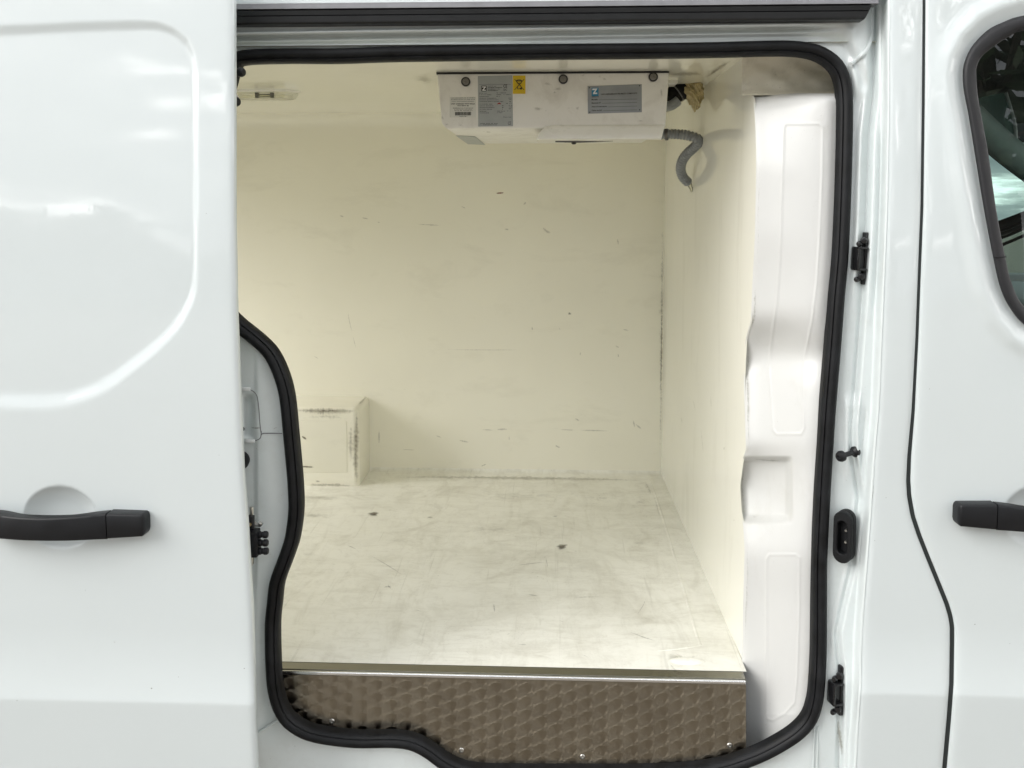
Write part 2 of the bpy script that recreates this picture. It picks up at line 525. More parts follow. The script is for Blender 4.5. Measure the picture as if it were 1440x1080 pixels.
# engine-turned (jewelled) aluminium: overlapping brushed discs steer an anisotropic sheen
def jewel_mat():
    m, t, p = mat_new('engine_turned_aluminium')
    g = N(t, 'ShaderNodeNewGeometry')
    sp = N(t, 'ShaderNodeSeparateXYZ'); t.links.new(g.outputs['Position'], sp.inputs[0])
    sx, sz = 0.0295, 0.0255
    u = math_n(t, 'DIVIDE', sp.outputs['X'], sx)
    ci = math_n(t, 'FLOOR', u)
    res_x = res_z = None
    # candidates in laying order: later discs cover earlier ones
    for di in (-1, 0, 1):
        col = math_n(t, 'ADD', ci, float(di))
        par = math_n(t, 'MULTIPLY', math_n(t, 'MODULO', math_n(t, 'ADD', col, 100.0), 2.0), 0.5)
        v = math_n(t, 'SUBTRACT', math_n(t, 'DIVIDE', sp.outputs['Z'], sz), par)
        rj = math_n(t, 'FLOOR', v)
        for dj in (1, 0, -1):
            row = math_n(t, 'ADD', rj, float(dj))
            dx = math_n(t, 'MULTIPLY', math_n(t, 'SUBTRACT', math_n(t, 'SUBTRACT', u, col), 0.5), sx)
            dz = math_n(t, 'MULTIPLY', math_n(t, 'SUBTRACT', math_n(t, 'SUBTRACT', v, row), 0.5), sz)
            r = math_n(t, 'SQRT', math_n(t, 'ADD', math_n(t, 'MULTIPLY', dx, dx), math_n(t, 'MULTIPLY', dz, dz)))
            ins = math_n(t, 'LESS_THAN', r, 0.0215)
            if res_x is None: res_x, res_z = dx, dz
            else:
                inv = math_n(t, 'SUBTRACT', 1.0, ins)
                res_x = math_n(t, 'ADD', math_n(t, 'MULTIPLY', dx, ins), math_n(t, 'MULTIPLY', res_x, inv))
                res_z = math_n(t, 'ADD', math_n(t, 'MULTIPLY', dz, ins), math_n(t, 'MULTIPLY', res_z, inv))
    cb = N(t, 'ShaderNodeCombineXYZ')
    t.links.new(math_n(t, 'MULTIPLY', res_z, -1.0), cb.inputs['X']); t.links.new(res_x, cb.inputs['Z'])
    nm = N(t, 'ShaderNodeVectorMath', operation='NORMALIZE'); t.links.new(cb.outputs[0], nm.inputs[0])
    t.links.new(nm.outputs['Vector'], p.inputs['Tangent'])
    r = math_n(t, 'SQRT', math_n(t, 'ADD', math_n(t, 'MULTIPLY', res_x, res_x), math_n(t, 'MULTIPLY', res_z, res_z)))
    rings = math_n(t, 'SINE', math_n(t, 'MULTIPLY', r, 5200.0))
    p.inputs['Metallic'].default_value = 1.0
    c = ramp(t, noise(t, 18, 5, vec=g.outputs['Position']), [(0.3, (0.25, 0.218, 0.168)), (0.7, (0.31, 0.275, 0.215))])
    t.links.new(c, p.inputs['Base Color'])
    p.inputs['Roughness'].default_value = 0.42
    p.inputs['Anisotropic'].default_value = 1.0
    bump(t, p, rings, 0.05, 0.0002)
    p2 = N(t, 'ShaderNodeBsdfPrincipled')
    p2.inputs['Metallic'].default_value = 1.0
    p2.inputs['Roughness'].default_value = 0.20
    bump(t, p2, math_n(t, 'MULTIPLY', r, 12.0), 0.36, 0.004)
    t.links.new(c, p2.inputs['Base Color'])
    out = [n for n in t.nodes if n.type == 'OUTPUT_MATERIAL'][0]
    ms = N(t, 'ShaderNodeMixShader'); ms.inputs['Fac'].default_value = 0.36
    t.links.new(p2.outputs[0], ms.inputs[1]); t.links.new(p.outputs[0], ms.inputs[2])
    t.links.new(ms.outputs[0], out.inputs['Surface'])
    return m
JEWEL = jewel_mat()

# ------------------------------------------------------------------ the ground under the van
ground = poly_mesh('ground', [(-60, -60, 0), (60, -60, 0), (60, 60, 0), (-60, 60, 0)], [(0, 1, 2, 3)], ASPHALT)
ground['kind'] = 'structure'

# ------------------------------------------------------------------ the van
van = empty('van', (0, 0.95, 0))
tag(van, 'white panel van with its sliding side door open on a cream insulated cargo box', 'van')

YB = 1.45                                                   # far wall of the cargo box
ZF = float(onY(1048, 950, 0.10)[2])                          # cargo floor
ZC = float(onY(932, 160, YB)[2])                             # cargo ceiling
XB = float(onY(932, 500, YB)[0])                             # bulkhead at the far wall
XREAR = -1.86

SEAL = [(322, 112), (328, 90), (342, 80.5), (400, 78), (475, 78), (550, 75.5), (650, 74), (780, 72), (900, 71), (1000, 69.5), (1075, 67.5),
        (1112, 67.5), (1140, 71), (1160, 79), (1176, 92.5), (1185, 112), (1188.5, 139), (1188.5, 180), (1187.6, 222), (1185.5, 290), (1182, 363),
        (1177, 419), (1173, 474), (1165.5, 565), (1162, 616), (1157, 699), (1153, 782), (1152.5, 840), (1152, 916), (1149.6, 964),
        (1146, 990), (1138, 1012), (1122, 1030), (1100, 1045), (1072, 1060), (1047, 1070), (1019, 1079), (978, 1086), (900, 1090),
        (800, 1090), (700, 1089), (665, 1087), (645, 1082), (624, 1072), (602, 1056), (580, 1045), (552, 1041), (497, 1041),
        (441, 1033), (410.5, 1018), (395, 998), (386.5, 970), (383.5, 935), (382.5, 880), (385.5, 847), (389, 819), (399, 791),
        (405.5, 773), (411, 754), (415.6, 717), (414.5, 680), (412, 650), (408.6, 614), (403, 559), (394, 525), (380, 497),
        (360, 477), (334, 456), (318, 438), (308, 410), (306, 350), (306, 250), (310, 160)]
EDGE = [(-80, 1252), (0, 1251), (150, 1251), (300, 1248), (419, 1243), (580, 1236), (643, 1230), (727, 1225), (860, 1214.5), (892, 1212), (964, 1211), (1036, 1206), (1080, 1204), (1250, 1196)]
GAP = [(-120, 1303), (0, 1301), (139, 1300), (290, 1298), (419, 1293), (474, 1291), (580, 1285.5), (643, 1280), (677, 1278.7), (699, 1280), (727, 1285), (754, 1294), (782, 1305), (820, 1320.5), (851, 1333), (868, 1338), (883, 1340.5), (904, 1340.5), (964, 1339.6), (1013, 1336), (1080, 1330), (1250, 1312)]
RIDGE = [(-80, 1236), (60, 1236), (139, 1236), (190, 1230), (308, 1226), (419, 1220), (500, 1214), (540, 1211), (600, 1206), (640, 1207), (680, 1213), (700, 1216), (740, 1210), (800, 1204), (860, 1190), (890, 1184), (920, 1186), (940, 1190), (1000, 1189), (1250, 1186)]
SDOOR = [(-120, 327), (0, 328), (300, 328.5), (360, 329.5), (440, 331), (540, 335), (660, 340), (745, 346.5), (860, 353), (960, 356), (1080, 359.5), (1250, 365)]
def lut(tab, y):
    a = np.array(tab, float)
    return np.interp(y, a[:, 0], a[:, 1])

def edge_world(tab, off, n=260, y0=-110, y1=1240):
    """photo edge -> x as a function of z on the skin"""
    ys = np.linspace(y0, y1, n)
    p = onS(lut(tab, ys), ys, off)
    o = np.argsort(p[:, 2])
    return lambda z: np.interp(z, p[o, 2], p[o, 0])

# --- B-pillar outer panel
zs = np.linspace(0.36, 1.93, 330)
xe, xg = edge_world(EDGE, 0.0), edge_world(GAP, 0.0)
u = np.linspace(0, 1, 40)
def skin_panel(name, xl, xr, zs, u, relief, parent, off=0.0, mask=None, mat=None, hem=0.012):
    Xl, Xr = xl(zs), xr(zs)
    G = np.zeros((len(zs), len(u) + 2, 3))
    X = Xl[:, None] + (Xr - Xl)[:, None] * u[None]
    Z = np.repeat(zs[:, None], len(u), 1)
    G[:, 1:-1, 0] = X; G[:, 1:-1, 2] = Z
    G[:, 1:-1, 1] = skin(Z) + off + (relief(X, Z) if relief else 0)
    # rolled hems on both side edges
    G[:, 0] = G[:, 1]; G[:, -1] = G[:, -2]
    G[:, 0, 1] += hem; G[:, -1, 1] += hem
    G[:, 0, 0] += 0.0015; G[:, -1, 0] -= 0.0015
    mk = None
    if mask is not None:
        mk = np.ones(G.shape[:2], bool); mk[:, 1:-1] = mask(X, Z)
    return grid(name, G, mat or PAINT, parent, mk)

def soft_edge(X, xl, xr, r=0.004, d=0.004):
    return d * (np.exp(-np.abs(X - xl[:, None]) / r) + np.exp(-np.abs(X - xr[:, None]) / r))

gw = lambda z: np.interp(z, [0.4, 0.95, 1.15, 1.9], [0.0045, 0.0042, 0.003, 0.0027])
ub = np.r_[0, 0.012, 0.03, 0.06, np.linspace(0.1, 0.9, 22), 0.94, 0.97, 0.988, 1]
pillar = skin_panel('pillar_panel', xe, lambda z: xg(z) - gw(z), zs, ub,
                    lambda X, Z: soft_edge(X, xe(zs), xg(zs) - gw(zs)), van)

# --- gap seal between the pillar and the cab door
gp = np.stack([xg(zs), skin(zs) + 0.012, zs], 1)
sweep('door_gap_seal', gp, [(-0.009, -0.004), (0.009, -0.004), (0.009, 0.004), (0, 0.006), (-0.009, 0.004)], GAPRUB, van)

# --- cab door
WIN_O = [(1800, -10), (1560, 0), (1440, 22), (1412, 31), (1390, 42), (1368, 64), (1357, 86), (1354, 105), (1356, 130), (1362, 161), (1373, 228), (1384, 295),
         (1397, 363), (1407, 405), (1420.5, 433), (1440, 456), (1475, 478), (1560, 490), (1800, 496)]
WIN_I = [(1800, 12), (1560, 22), (1440, 43), (1420, 51), (1404, 61), (1382, 78), (1374, 92), (1373, 106), (1376, 139), (1390, 217), (1401, 295),
         (1414, 363), (1423, 399), (1440, 431), (1475, 453), (1560, 466), (1800, 472)]
wo_w = onS(*np.array(WIN_O).T); wi_w = onS(*np.array(WIN_I).T)
wo2, wi2 = wo_w[:, [0, 2]], wi_w[:, [0, 2]]
wmid = (wo2[[0, 2, 4, 6, 7, 9, 10, 11, 12, 13, 14, 15, 16, 17, 18]] * 0.5 + wi2[[0, 2, 4, 5, 7, 8, 9, 10, 11, 12, 13, 14, 14, 15, 16]] * 0.5)

# handle cups
def cup(X, Z, c, rx, rz, depth):
    q = np.sqrt(((X - c[0]) / rx) ** 2 + ((Z - c[2]) / rz) ** 2)
    return depth * np.clip(1 - q ** 2.6, 0, 1) ** 0.85 * np.where(Z < c[2], 0.70 + 0.30 * np.exp(-((Z - c[2]) / 0.012) ** 2), 1.0)
FD_OFF = 0.0
fc = onS(1466, 727, FD_OFF)
def front_relief(X, Z):
    d = -sdf(wo2, X, Z)                                     # distance outside the window frame
    r = -0.007 * np.exp(-((d - 0.03) / 0.016) ** 2) * (d > -0.05)
    r = r + 0.006 * np.exp(-np.clip(d, 0, 9) / 0.010)
    r = r + cup(X, Z, fc, 0.070, 0.059, 0.018)
    r = r + 0.004 * np.exp(-np.abs(X - (xg(zs) + gw(zs))[:, None]) / 0.004)
    return r
uf = np.r_[0, 0.002, 0.005, 0.01, 0.018, np.linspace(0.03, 0.62, 170), np.linspace(0.64, 1, 40)]
front_door = skin_panel('front_door', lambda z: xg(z) + gw(z), lambda z: np.full_like(z, 1.62), zs, uf, front_relief, van,
                        mask=lambda X, Z: sdf(wmid, X, Z) < 0.004)
# window frame rubber
nfr = 150
po, pi_ = catmull(WIN_O, nfr), catmull(WIN_I, nfr)
FR = np.zeros((nfr, 8, 3))
for k, (f_, off) in enumerate(((-0.05, 0.012), (0.0, 0.001), (0.10, -0.006), (0.35, -0.009), (0.7, -0.007), (0.93, -0.003), (1.0, 0.004), (1.0, 0.016))):
    q = po * (1 - f_) + pi_ * f_
    FR[:, k] = onS(q[:, 0], q[:, 1], off)
grid('window_frame', FR, RUBBER2, front_door)
pg = catmull([(p[0] * 0.5 + q[0] * 0.5, p[1] * 0.5 + q[1] * 0.5) for p, q in zip(catmull(WIN_O, 40), catmull(WIN_I, 40))], 60)
V = onS(pg[:, 0], pg[:, 1], 0.008)
# the pane is one slightly curved sheet: fan rows between the upper and the lower run of the frame
half = len(V) // 2
xs_ = np.linspace(V[:, 0].min(), V[:, 0].max(), 50)
zz = np.linspace(V[:, 2].min(), V[:, 2].max(), 40)
GX, GZ = np.meshgrid(xs_, zz)
PG = np.stack([GX, skin(GZ) + 0.008, GZ], -1)
pane = grid('window_pane', PG, GLASS, front_door, sdf(V[:, [0, 2]], GX, GZ) > -0.012)
ws = onS(np.array([1398.0, 1415.0]), np.array([362.0, 361.0]), -0.0095)
sweep('frame_joint', ws, circ(0.0011, 6), GAPBLK, front_door)

# --- door handles (black grip with an end block)
def handle(door, name, cx_px, cy_px, off, flip):
    """flip=+1: end block on the right"""
    c = onS(cx_px, cy_px, off)
    L0, L1 = -0.128, 0.098                                   # grip run, in the block's direction
    n = 46
    def section(s, h, d0, d1, zc, lean=0.0):
        pr = []
        k = 14
        for i in range(k):
            a = 2 * math.pi * i / k
            ca, sa = math.cos(a), math.sin(a)
            e_ = 0.24
            y = math.copysign(abs(ca) ** e_, ca); z = math.copysign(abs(sa) ** e_, sa)
            pr.append((s, (d0 + d1) / 2 + y * (d1 - d0) / 2, zc + z * h / 2))
        return pr
    def run(nm, a, b, parent, endround):
        rows = []
        ss = np.linspace(a, b, n)
        for s in ss:
            tmid = (s - L0) / (L1 - L0)
            bow = math.sin(math.pi * min(1, max(0, tmid))) if nm == 'grip' else 0
            h = 0.0465 - 0.0055 * bow ** 1.0 if nm == 'grip' else 0.0455 - 0.006 * max(0, (s - L1) / 0.066)
            zc = -0.0030 * bow if nm == 'grip' else 0.0015 * max(0, (s - L1) / 0.066)
            d1 = -0.030 - 0.012 * bow if nm == 'grip' else -0.030 + 0.003 * (s - L1) / 0.066
            d0 = (-0.006 - 0.014 * sm(0.12, 0.4, tmid) * (1 - sm(0.72, 0.95, tmid))) if nm == 'grip' else 0.002
            q = 1.0
            if endround:
                e0 = (s - a) / 0.012 if nm == 'grip' else 9
                e1 = (b - s) / 0.006 if nm == 'block' else 9
                q = min(1, math.sqrt(max(0.0, 1 - (1 - min(1, e0)) ** 2)), math.sqrt(max(0.0, 1 - (1 - min(1, e1)) ** 2)))
                q = 0.55 + 0.45 * q
            rows.append(section(s, h * q, d0, d0 + (d1 - d0) * (0.45 + 0.55 * q), zc))
        R = np.array(rows)
        R[..., 0] *= flip
        R += c
        k = R.shape[1]
        Vv = R.reshape(-1, 3)
        Fc = [(i * k + j, (i + 1) * k + j, (i + 1) * k + (j + 1) % k, i * k + (j + 1) % k) for i in range(n - 1) for j in range(k)]
        Fc += [tuple(range(k)), tuple((n - 1) * k + j for j in range(k))[::-1]]
        return poly_mesh(nm, Vv, Fc, PLASTIC, parent, angle=45)
    g = run('grip', L0, L1, door, True); g.name = name
    b = run('block', L1 + 0.0016, L1 + 0.066, g, True); b.name = 'end_block'
    return g

# --- sliding door, slid back along the outside of the body
DOFF = -0.085
RO = [(-420, 70), (-420, 40), (0, 33), (120, 28), (195, 26), (225, 29), (250, 40), (267, 56), (276, 75), (280, 105), (280.5, 250), (279.5, 380), (278, 410), (272, 432), (261, 454), (243, 478), (222, 499),
      (195, 521), (167, 543), (143, 559), (119, 569), (90, 577), (60, 579.5), (0, 579), (-420, 574)]
RI = [(-420, 90), (-420, 59), (0, 52), (120, 45.5), (215, 43), (232, 46), (246, 54), (257, 64), (264, 78), (268.5, 100), (269.5, 250), (269, 374), (267, 398), (261, 418), (250, 438), (236, 457), (216, 475), (194, 493),
      (155, 521), (133, 534), (111, 542.5), (92, 548), (70, 550), (0, 550), (-420, 547)]
ro2 = onS(*np.array(RO).T, DOFF)[:, [0, 2]]; ri2 = onS(*np.array(RI).T, DOFF)[:, [0, 2]]
xs_r = edge_world(SDOOR, DOFF)
hc = onS(85.5, 728, DOFF)
def door_relief(X, Z):
    dO, dI = sdf(ro2, X, Z), sdf(ri2, X, Z)
    t = np.clip(dO / np.maximum(dO - dI, 1e-6), 0, 1) * (dO > 0)
    t = np.where(dI > 0, 1, t)
    t = t * t * (3 - 2 * t)
    r = 0.0055 * t
    r = r + cup(X, Z, hc, 0.067, 0.057, 0.020)
    r = r + 0.005 * np.exp(-np.abs(X - xs_r(zs)[:, None]) / 0.0035)
    return r
zs2 = zs
zs = np.linspace(0.36, 1.93, 420)
us = np.r_[np.linspace(0, 0.5, 30), np.linspace(0.505, 0.992, 230), 0.9945, 0.9965, 0.998, 0.9993, 1]
sliding_door = skin_panel('sliding_door', lambda z: np.full_like(z, -1.72), xs_r, zs, us, door_relief, van, DOFF, hem=0.016)
# inner shell of the door, seen edge-on beside the opening
inx = lambda z: xs_r(z) - 0.006
G = np.zeros((60, 5, 3)); zi = np.linspace(0.37, 1.92, 60)
for k, (dx, dy) in enumerate(((-1.15, 0.05), (-0.05, 0.05), (-0.022, 0.046), (-0.014, 0.020), (-0.004, 0.014))):
    G[:, k, 0] = inx(zi) + dx; G[:, k, 1] = skin(zi) + DOFF + dy; G[:, k, 2] = zi
grid('inner_shell', G, JAMB, sliding_door)
h1 = handle(sliding_door, 'handle', 85.5 - 1.5, 731.5, DOFF, 1)
h2 = handle(front_door, 'handle', 1466 + 5, 721.5, FD_OFF, -1)
# stops and roller knobs on the door's leading edge
for px, py, r, dx in ((334, 101, 0.0085, 10), (327, 142.5, 0.0085, 9)):
    p = onY(px, py, skin(1.75) - 0.03)
    k = lathe('door_stop', [(0.004, -0.03), (0.004, 0.0), (r * 0.8, 0.001), (r, 0.004), (r, 0.010), (r * 0.7, 0.0135), (0.0, 0.014)], PLASTIC, sliding_door, p, (1, -0.25, -0.15))
p = onY(342.5, 1002, -0.05)
box('edge_clip', p + np.array([-.004, -.004, -.016]), p + np.array([0.010, 0.004, 0.016]), PLASTIC, sliding_door, 0.002)

# --- door jamb ring round the opening
outer = []
for (x, y) in SEAL:
    if y < 120 and x < 1120: outer.append((x if x > 345 else 290, 22 - 0.0157 * (max(x, 290) - 330)))
    elif (x, y) == (1140, 71): outer.append((1178, -5))
    elif (x, y) == (1160, 79): outer.append((1225, -45))
    elif (x, y) == (1176, 92.5): outer.append((1252, -70))
    elif (x, y) == (1185, 112): outer.append((1251, 70))
    elif x > 1120 and y < 985: outer.append((float(lut(EDGE, y)), y))
    elif (x, y) == (1146, 990): outer.append((float(lut(EDGE, 1010)), 1010))
    elif (x, y) == (1138, 1012): outer.append((float(lut(EDGE, 1075)), 1075))
    elif (x, y) == (1122, 1030): outer.append((1199, 1140))
    elif (x, y) == (1100, 1045): outer.append((1196, 1220))
    elif y > 1036: outer.append((x + (x - 720) * 0.05, 1225))
    elif (x, y) == (441, 1033): outer.append((380, 1225))
    elif (x, y) == (410.5, 1018): outer.append((300, 1215))
    elif (x, y) == (395, 998): outer.append((272, 1130))
    else: outer.append((270 if y > 130 else 285, y + (20 if y > 900 else 0)))
comb = [a + b for a, b in zip(SEAL, outer)]
C4 = catmull(comb, 600, closed=True)
C4 = np.vstack([C4, C4[:1]])
d = np.r_[0, np.cumsum(np.linalg.norm(np.diff(C4[:, :2], axis=0), axis=1))]
uu = np.linspace(0, d[-1], 900)[:-1]
RG = np.stack([np.interp(uu, d, C4[:, k]) for k in range(4)], 1)
w_ = np.linspace(0, 1, 52) ** 0.9
JX = RG[:, None, 0] * (1 - w_) + RG[:, None, 2] * w_
JY = RG[:, None, 1] * (1 - w_) + RG[:, None, 3] * w_
def jamb_off(px, py):
    xe_, xr_ = lut(EDGE, py), lut(RIDGE, py)
    right = 0.056 - 0.018 * sm(xr_ - 7, xr_ + 1, px) + 0.006 * np.exp(-((px - xr_ + 9) / 3.0) ** 2)
    right = right - 0.036 * sm(xe_ - 13, xe_ - 1, px)
    # extra pressings
    right = right - 0.008 * np.exp(-((px - (xr_ - 19)) / 4.5) ** 2) * sm(100, 160, py) * (1 - sm(330, 460, py))
    right = right + 0.006 * np.exp(-((px - (xr_ + 10)) / 3.5) ** 2) * sm(160, 220, py) * (1 - sm(380, 480, py))
    right = right - 0.007 * sm(1184, 1192, px) * (1 - sm(xr_ - 2, xr_ + 4, px)) * sm(548, 575, py) * (1 - sm(655, 690, py))
    right = right - 0.006 * np.exp(-((px - (xr_ - 10)) / 5.0) ** 2) * sm(680, 720, py) * (1 - sm(900, 960, py))
    right = right + 0.004 * np.exp(-((px - (xe_ - 19)) / 3.0) ** 2) * sm(560, 600, py) * (1 - sm(660, 720, py))
    # header band: lip, roll and a stepped flange under the track
    yb = 33 - 0.0157 * (px - 330)
    f = (py - yb) / 32.0
    head = 0.030 + 0.030 * sm(0.50, 0.64, f) - 0.010 * np.exp(-((f - 0.80) / 0.10) ** 2) - 0.006 * np.exp(-((f - 0.42) / 0.08) ** 2) + 0.010 * sm(0.05, 0.0, f)
    # corner blend
    cw = sm(1120, 1200, px) * 1.0
    head_w = (1 - sm(60, 110, py)) * (1 - cw)
    corner = 0.050 - 0.010 * sm(0, 12, linedist([(1110, 42), (1150, 47), (1180, 62), (1205, 88), (1215, 120)], px, py) ) * sm(0, 1, (px - 1100) / 60)
    cm = sm(1100, 1150, px) * (1 - sm(95, 150, py)) * (1 - sm(xe_ - 34, xe_ - 20, px))
    right = right * (1 - cm) + corner * cm
    dimple = -0.003 * sm(0, 3, 8 - np.abs(px - 1194 + (py - 48) * 0.25)) * sm(0, 4, 11 - np.abs(py - 49))
    right = right + dimple
    # rear pillar and sill
    rear = 0.052 + 0.018 * sm(0, 4, 7.5 - np.abs(px - 349)) * sm(0, 6, 30 - np.abs(py - 585))
    rear = rear + 0.004 * sm(362, 358, px) - 0.0018 * np.exp(-((px - (358 + 0.06 * (py - 560))) / 1.6) ** 2) * sm(535, 560, py) * (1 - sm(600, 622, py))
    rear = rear - 0.010 * sm(40, 0, px - 335) * sm(800, 900, py)
    sill = 0.054 - 0.02 * sm(1090, 1200, py)
    lw = 1 - sm(700, 900, px)
    base = right * (1 - lw) + rear * lw
    base = base * (1 - sm(1010, 1060, py) * (1 - sm(1120, 1190, px))) + sill * sm(1010, 1060, py) * (1 - sm(1120, 1190, px))
    return base * (1 - head_w) + head * head_w
jk = 1 - sm(0.10, 0.32, w_)[None, :]
JG = onS(JX, JY, jamb_off(JX, JY) * (1 - jk) + 0.058 * jk)
jamb = grid('door_jamb', JG, JAMB, van, closed_u=True)
# seam sealer beads
def bead(pts, r, mat=JAMB, parent=jamb, name='seam_sealer', lift=0.001):
    q = catmull(pts, 50)
    P_ = onS(q[:, 0], q[:, 1], jamb_off(q[:, 0], q[:, 1]) - lift)
    return sweep(name, P_, circ(r, 8), mat, parent)
bead([(1229, -6), (1226.5, 12), (1226, 32), (1225, 50), (1219.5, 69), (1207, 82), (1196, 90.5)], 0.0038)
bead([(350, 1039), (372, 1025), (396, 1010)], 0.0026)
bead([(1145, 1024), (1143.5, 1080), (1142, 1110)], 0.0014)
bead([(1150, 1022), (1149, 1080), (1148, 1110)], 0.0014)
bead([(345, 546), (354, 549), (361, 556), (364, 575), (366, 600), (368, 611), (371, 609.4), (397, 609.5)], 0.0009, GREYTRIM, lift=0.0)
bead([(358, 620), (366, 616), (367.5, 606)], 0.0009, GREYTRIM, lift=0.0)
for px, py in ((345.5, 547), (352, 620)):
    p = onS(px, py, 0.05)
    box('tape_tab', p + np.array([-.009, -.003, -.0035]), p + np.array([.009, .002, .0035]), TAPE, jamb, 0.0015)

# --- rubber door seal
sp_ = catmull(SEAL, 420, closed=True)
SP = onS(sp_[:, 0], sp_[:, 1], 0.052)
prof = [(-0.0155, 0.016), (-0.0155, 0.002), (-0.013, -0.006), (-0.0085, -0.0085), (-0.0065, -0.0065), (-0.0045, -0.0095), (0.002, -0.0125),
        (0.009, -0.0115), (0.014, -0.006), (0.0155, 0.003), (0.0150, 0.016)]
sweep('door_seal', SP, [(-a * 0.88, -b) for a, b in prof], RUBBER, van, closed=True, angle=60)

# --- sliding door track over the opening, and the roof edge above it
trk = onS(np.array([1225.0, 1219.0]), np.array([8.0, 14.0]), 0.0)
xt = float(trk[1, 0])
z0 = float(onS(720, 26.0, 0.0)[2]); s0 = float(skin(z0))
tp = [(0.030, -0.0065), (0.005, -0.0060), (0.0015, -0.003), (0.0005, 0.0075), (0.0045, 0.0085), (0.0030, 0.0100), (0.0020, 0.0180), (0.012, 0.0195), (0.030, 0.0195)]
V, Fc = [], []
for (x, dx) in ((-1.76, 0.0), (xt, 0.0)):
    for (yy, zz_) in tp:
        V.append((x + (zz_ * 0.5 if x > 0 else 0), s0 + yy, z0 + zz_))
kq = len(tp)
Fc = [(j, j + 1, kq + j + 1, kq + j) for j in range(kq - 1)] + [tuple(range(kq, 2 * kq))]
track = poly_mesh('door_track', V, Fc, TRACK, van, angle=30)
# grey finisher strip and roof side above the track
zt = z0 + 0.0208
poly_mesh('track_finisher', [(-1.76, s0 + 0.000, zt), (xt + 0.02, s0 + 0.000, zt), (xt + 0.02, s0 + 0.004, zt + 0.010), (-1.76, s0 + 0.004, zt + 0.010), (-1.76, s0 + .03, zt - 0.001), (xt + .02, s0 + .03, zt - 0.001)],
          [(0, 1, 2, 3), (0, 1, 5, 4)], GREYTRIM, track, smooth=False)
rz = np.linspace(0, 1, 14)
RGd = np.zeros((2, 14, 3))
for i, x in enumerate((-1.94, 1.75)):
    RGd[i, :, 0] = x
    RGd[i, :, 1] = s0 + 0.001 + 0.004 + 0.16 * rz ** 1.6
    RGd[i, :, 2] = zt + 0.0105 + 0.12 * np.sin(rz * math.pi / 2) ** 0.9
RGd[1, :, 0] = xt + 0.03
roof = grid('roof_edge', RGd, PAINT, van)
RT_ = np.array([[(x, y, zt + 0.13 + 0.02 * math.sin((y - 0.2) / 1.5 * math.pi)) for y in np.linspace(s0 + 0.16, 1.75, 8)] for x in (-1.94, 1.5)])
grid('roof', RT_, PAINT, van)
# closing panels of the shell (rear quarter, far side, tail, underbody)
zq = np.linspace(0.36, 1.9, 20)
Q = np.array([[(x, float(skin(z)), z) for z in zq] for x in (-1.92, -0.80)])
grid('quarter_panel', Q, PAINT, van)
Q = np.array([[(x, 1.90 - float(skin(z)), z) for z in zq] for x in (-1.92, 0.42)])
grid('far_side_panel', Q, PAINT, van)
# unseen rear doors, added swung open so more daylight reaches the cargo box
for nm_y in (0.0, 1.9):
    sgn = -1 if nm_y == 0 else 1
    rd = box('rear_door', (-2.60, nm_y + sgn * 0.03 - 0.03, 0.45), (-1.94, nm_y + sgn * 0.03 + 0.03, 1.88), PAINT, van, 0.02, 3)
    box('rear_door_window_blank', (-2.46, nm_y + sgn * 0.03 - 0.036, 1.28), (-2.08, nm_y + sgn * 0.03 + 0.036, 1.74), RUBBER2, rd, 0.01)
poly_mesh('underbody', [(-1.8, .05, .37), (1.7, .05, .37), (1.7, 1.85, .37), (-1.8, 1.85, .37)], [(0, 1, 2, 3)], TRACK, van, smooth=False)

# --- insulated cargo lining
ys_ = np.linspace(0.0, 1.0, 30)
# floor with a small upstand cove at the far wall
FX0 = XREAR
fg = np.zeros((60, 46, 3))
fxs = np.linspace(FX0, XB + 0.0112, 60)
fy = np.r_[np.linspace(0.116, YB - 0.03, 40), YB - 0.022, YB - 0.014, YB - 0.008, YB - 0.004, YB - 0.0015, YB]
fz = np.r_[np.zeros(40), 0.0003, 0.001, 0.0024, 0.0042, 0.0066, 0.0095]
fg[..., 0] = fxs[:, None]; fg[..., 1] = fy[None]; fg[..., 2] = ZF + fz[None]
cargo_floor = grid('cargo_floor', fg, FLOOR, van)
# far wall with coved top
wy = np.r_[np.zeros(30), 0.002, 0.006, 0.013, 0.022, 0.034, 0.05, 0.07]
wz = np.r_[np.linspace(ZF - 0.01, ZC - 0.052, 30), ZC - 0.040, ZC - 0.029, ZC - 0.019, ZC - 0.011, ZC - 0.005, ZC - 0.0015, ZC + 0.0005]
wg = np.zeros((30, 37, 3)); wxs = np.linspace(XREAR, XB + 0.06, 30)
wg[..., 0] = wxs[:, None]; wg[..., 1] = YB - wy[None]; wg[..., 2] = wz[None]
far_wall = grid('far_wall', wg, WALL, van)
cargo_ceiling = grid('cargo_ceiling', np.array([[(x, y, ZC) for y in np.linspace(0.085, YB - 0.04, 14)] for x in np.linspace(XREAR, 0.6, 14)]), CEIL, van)

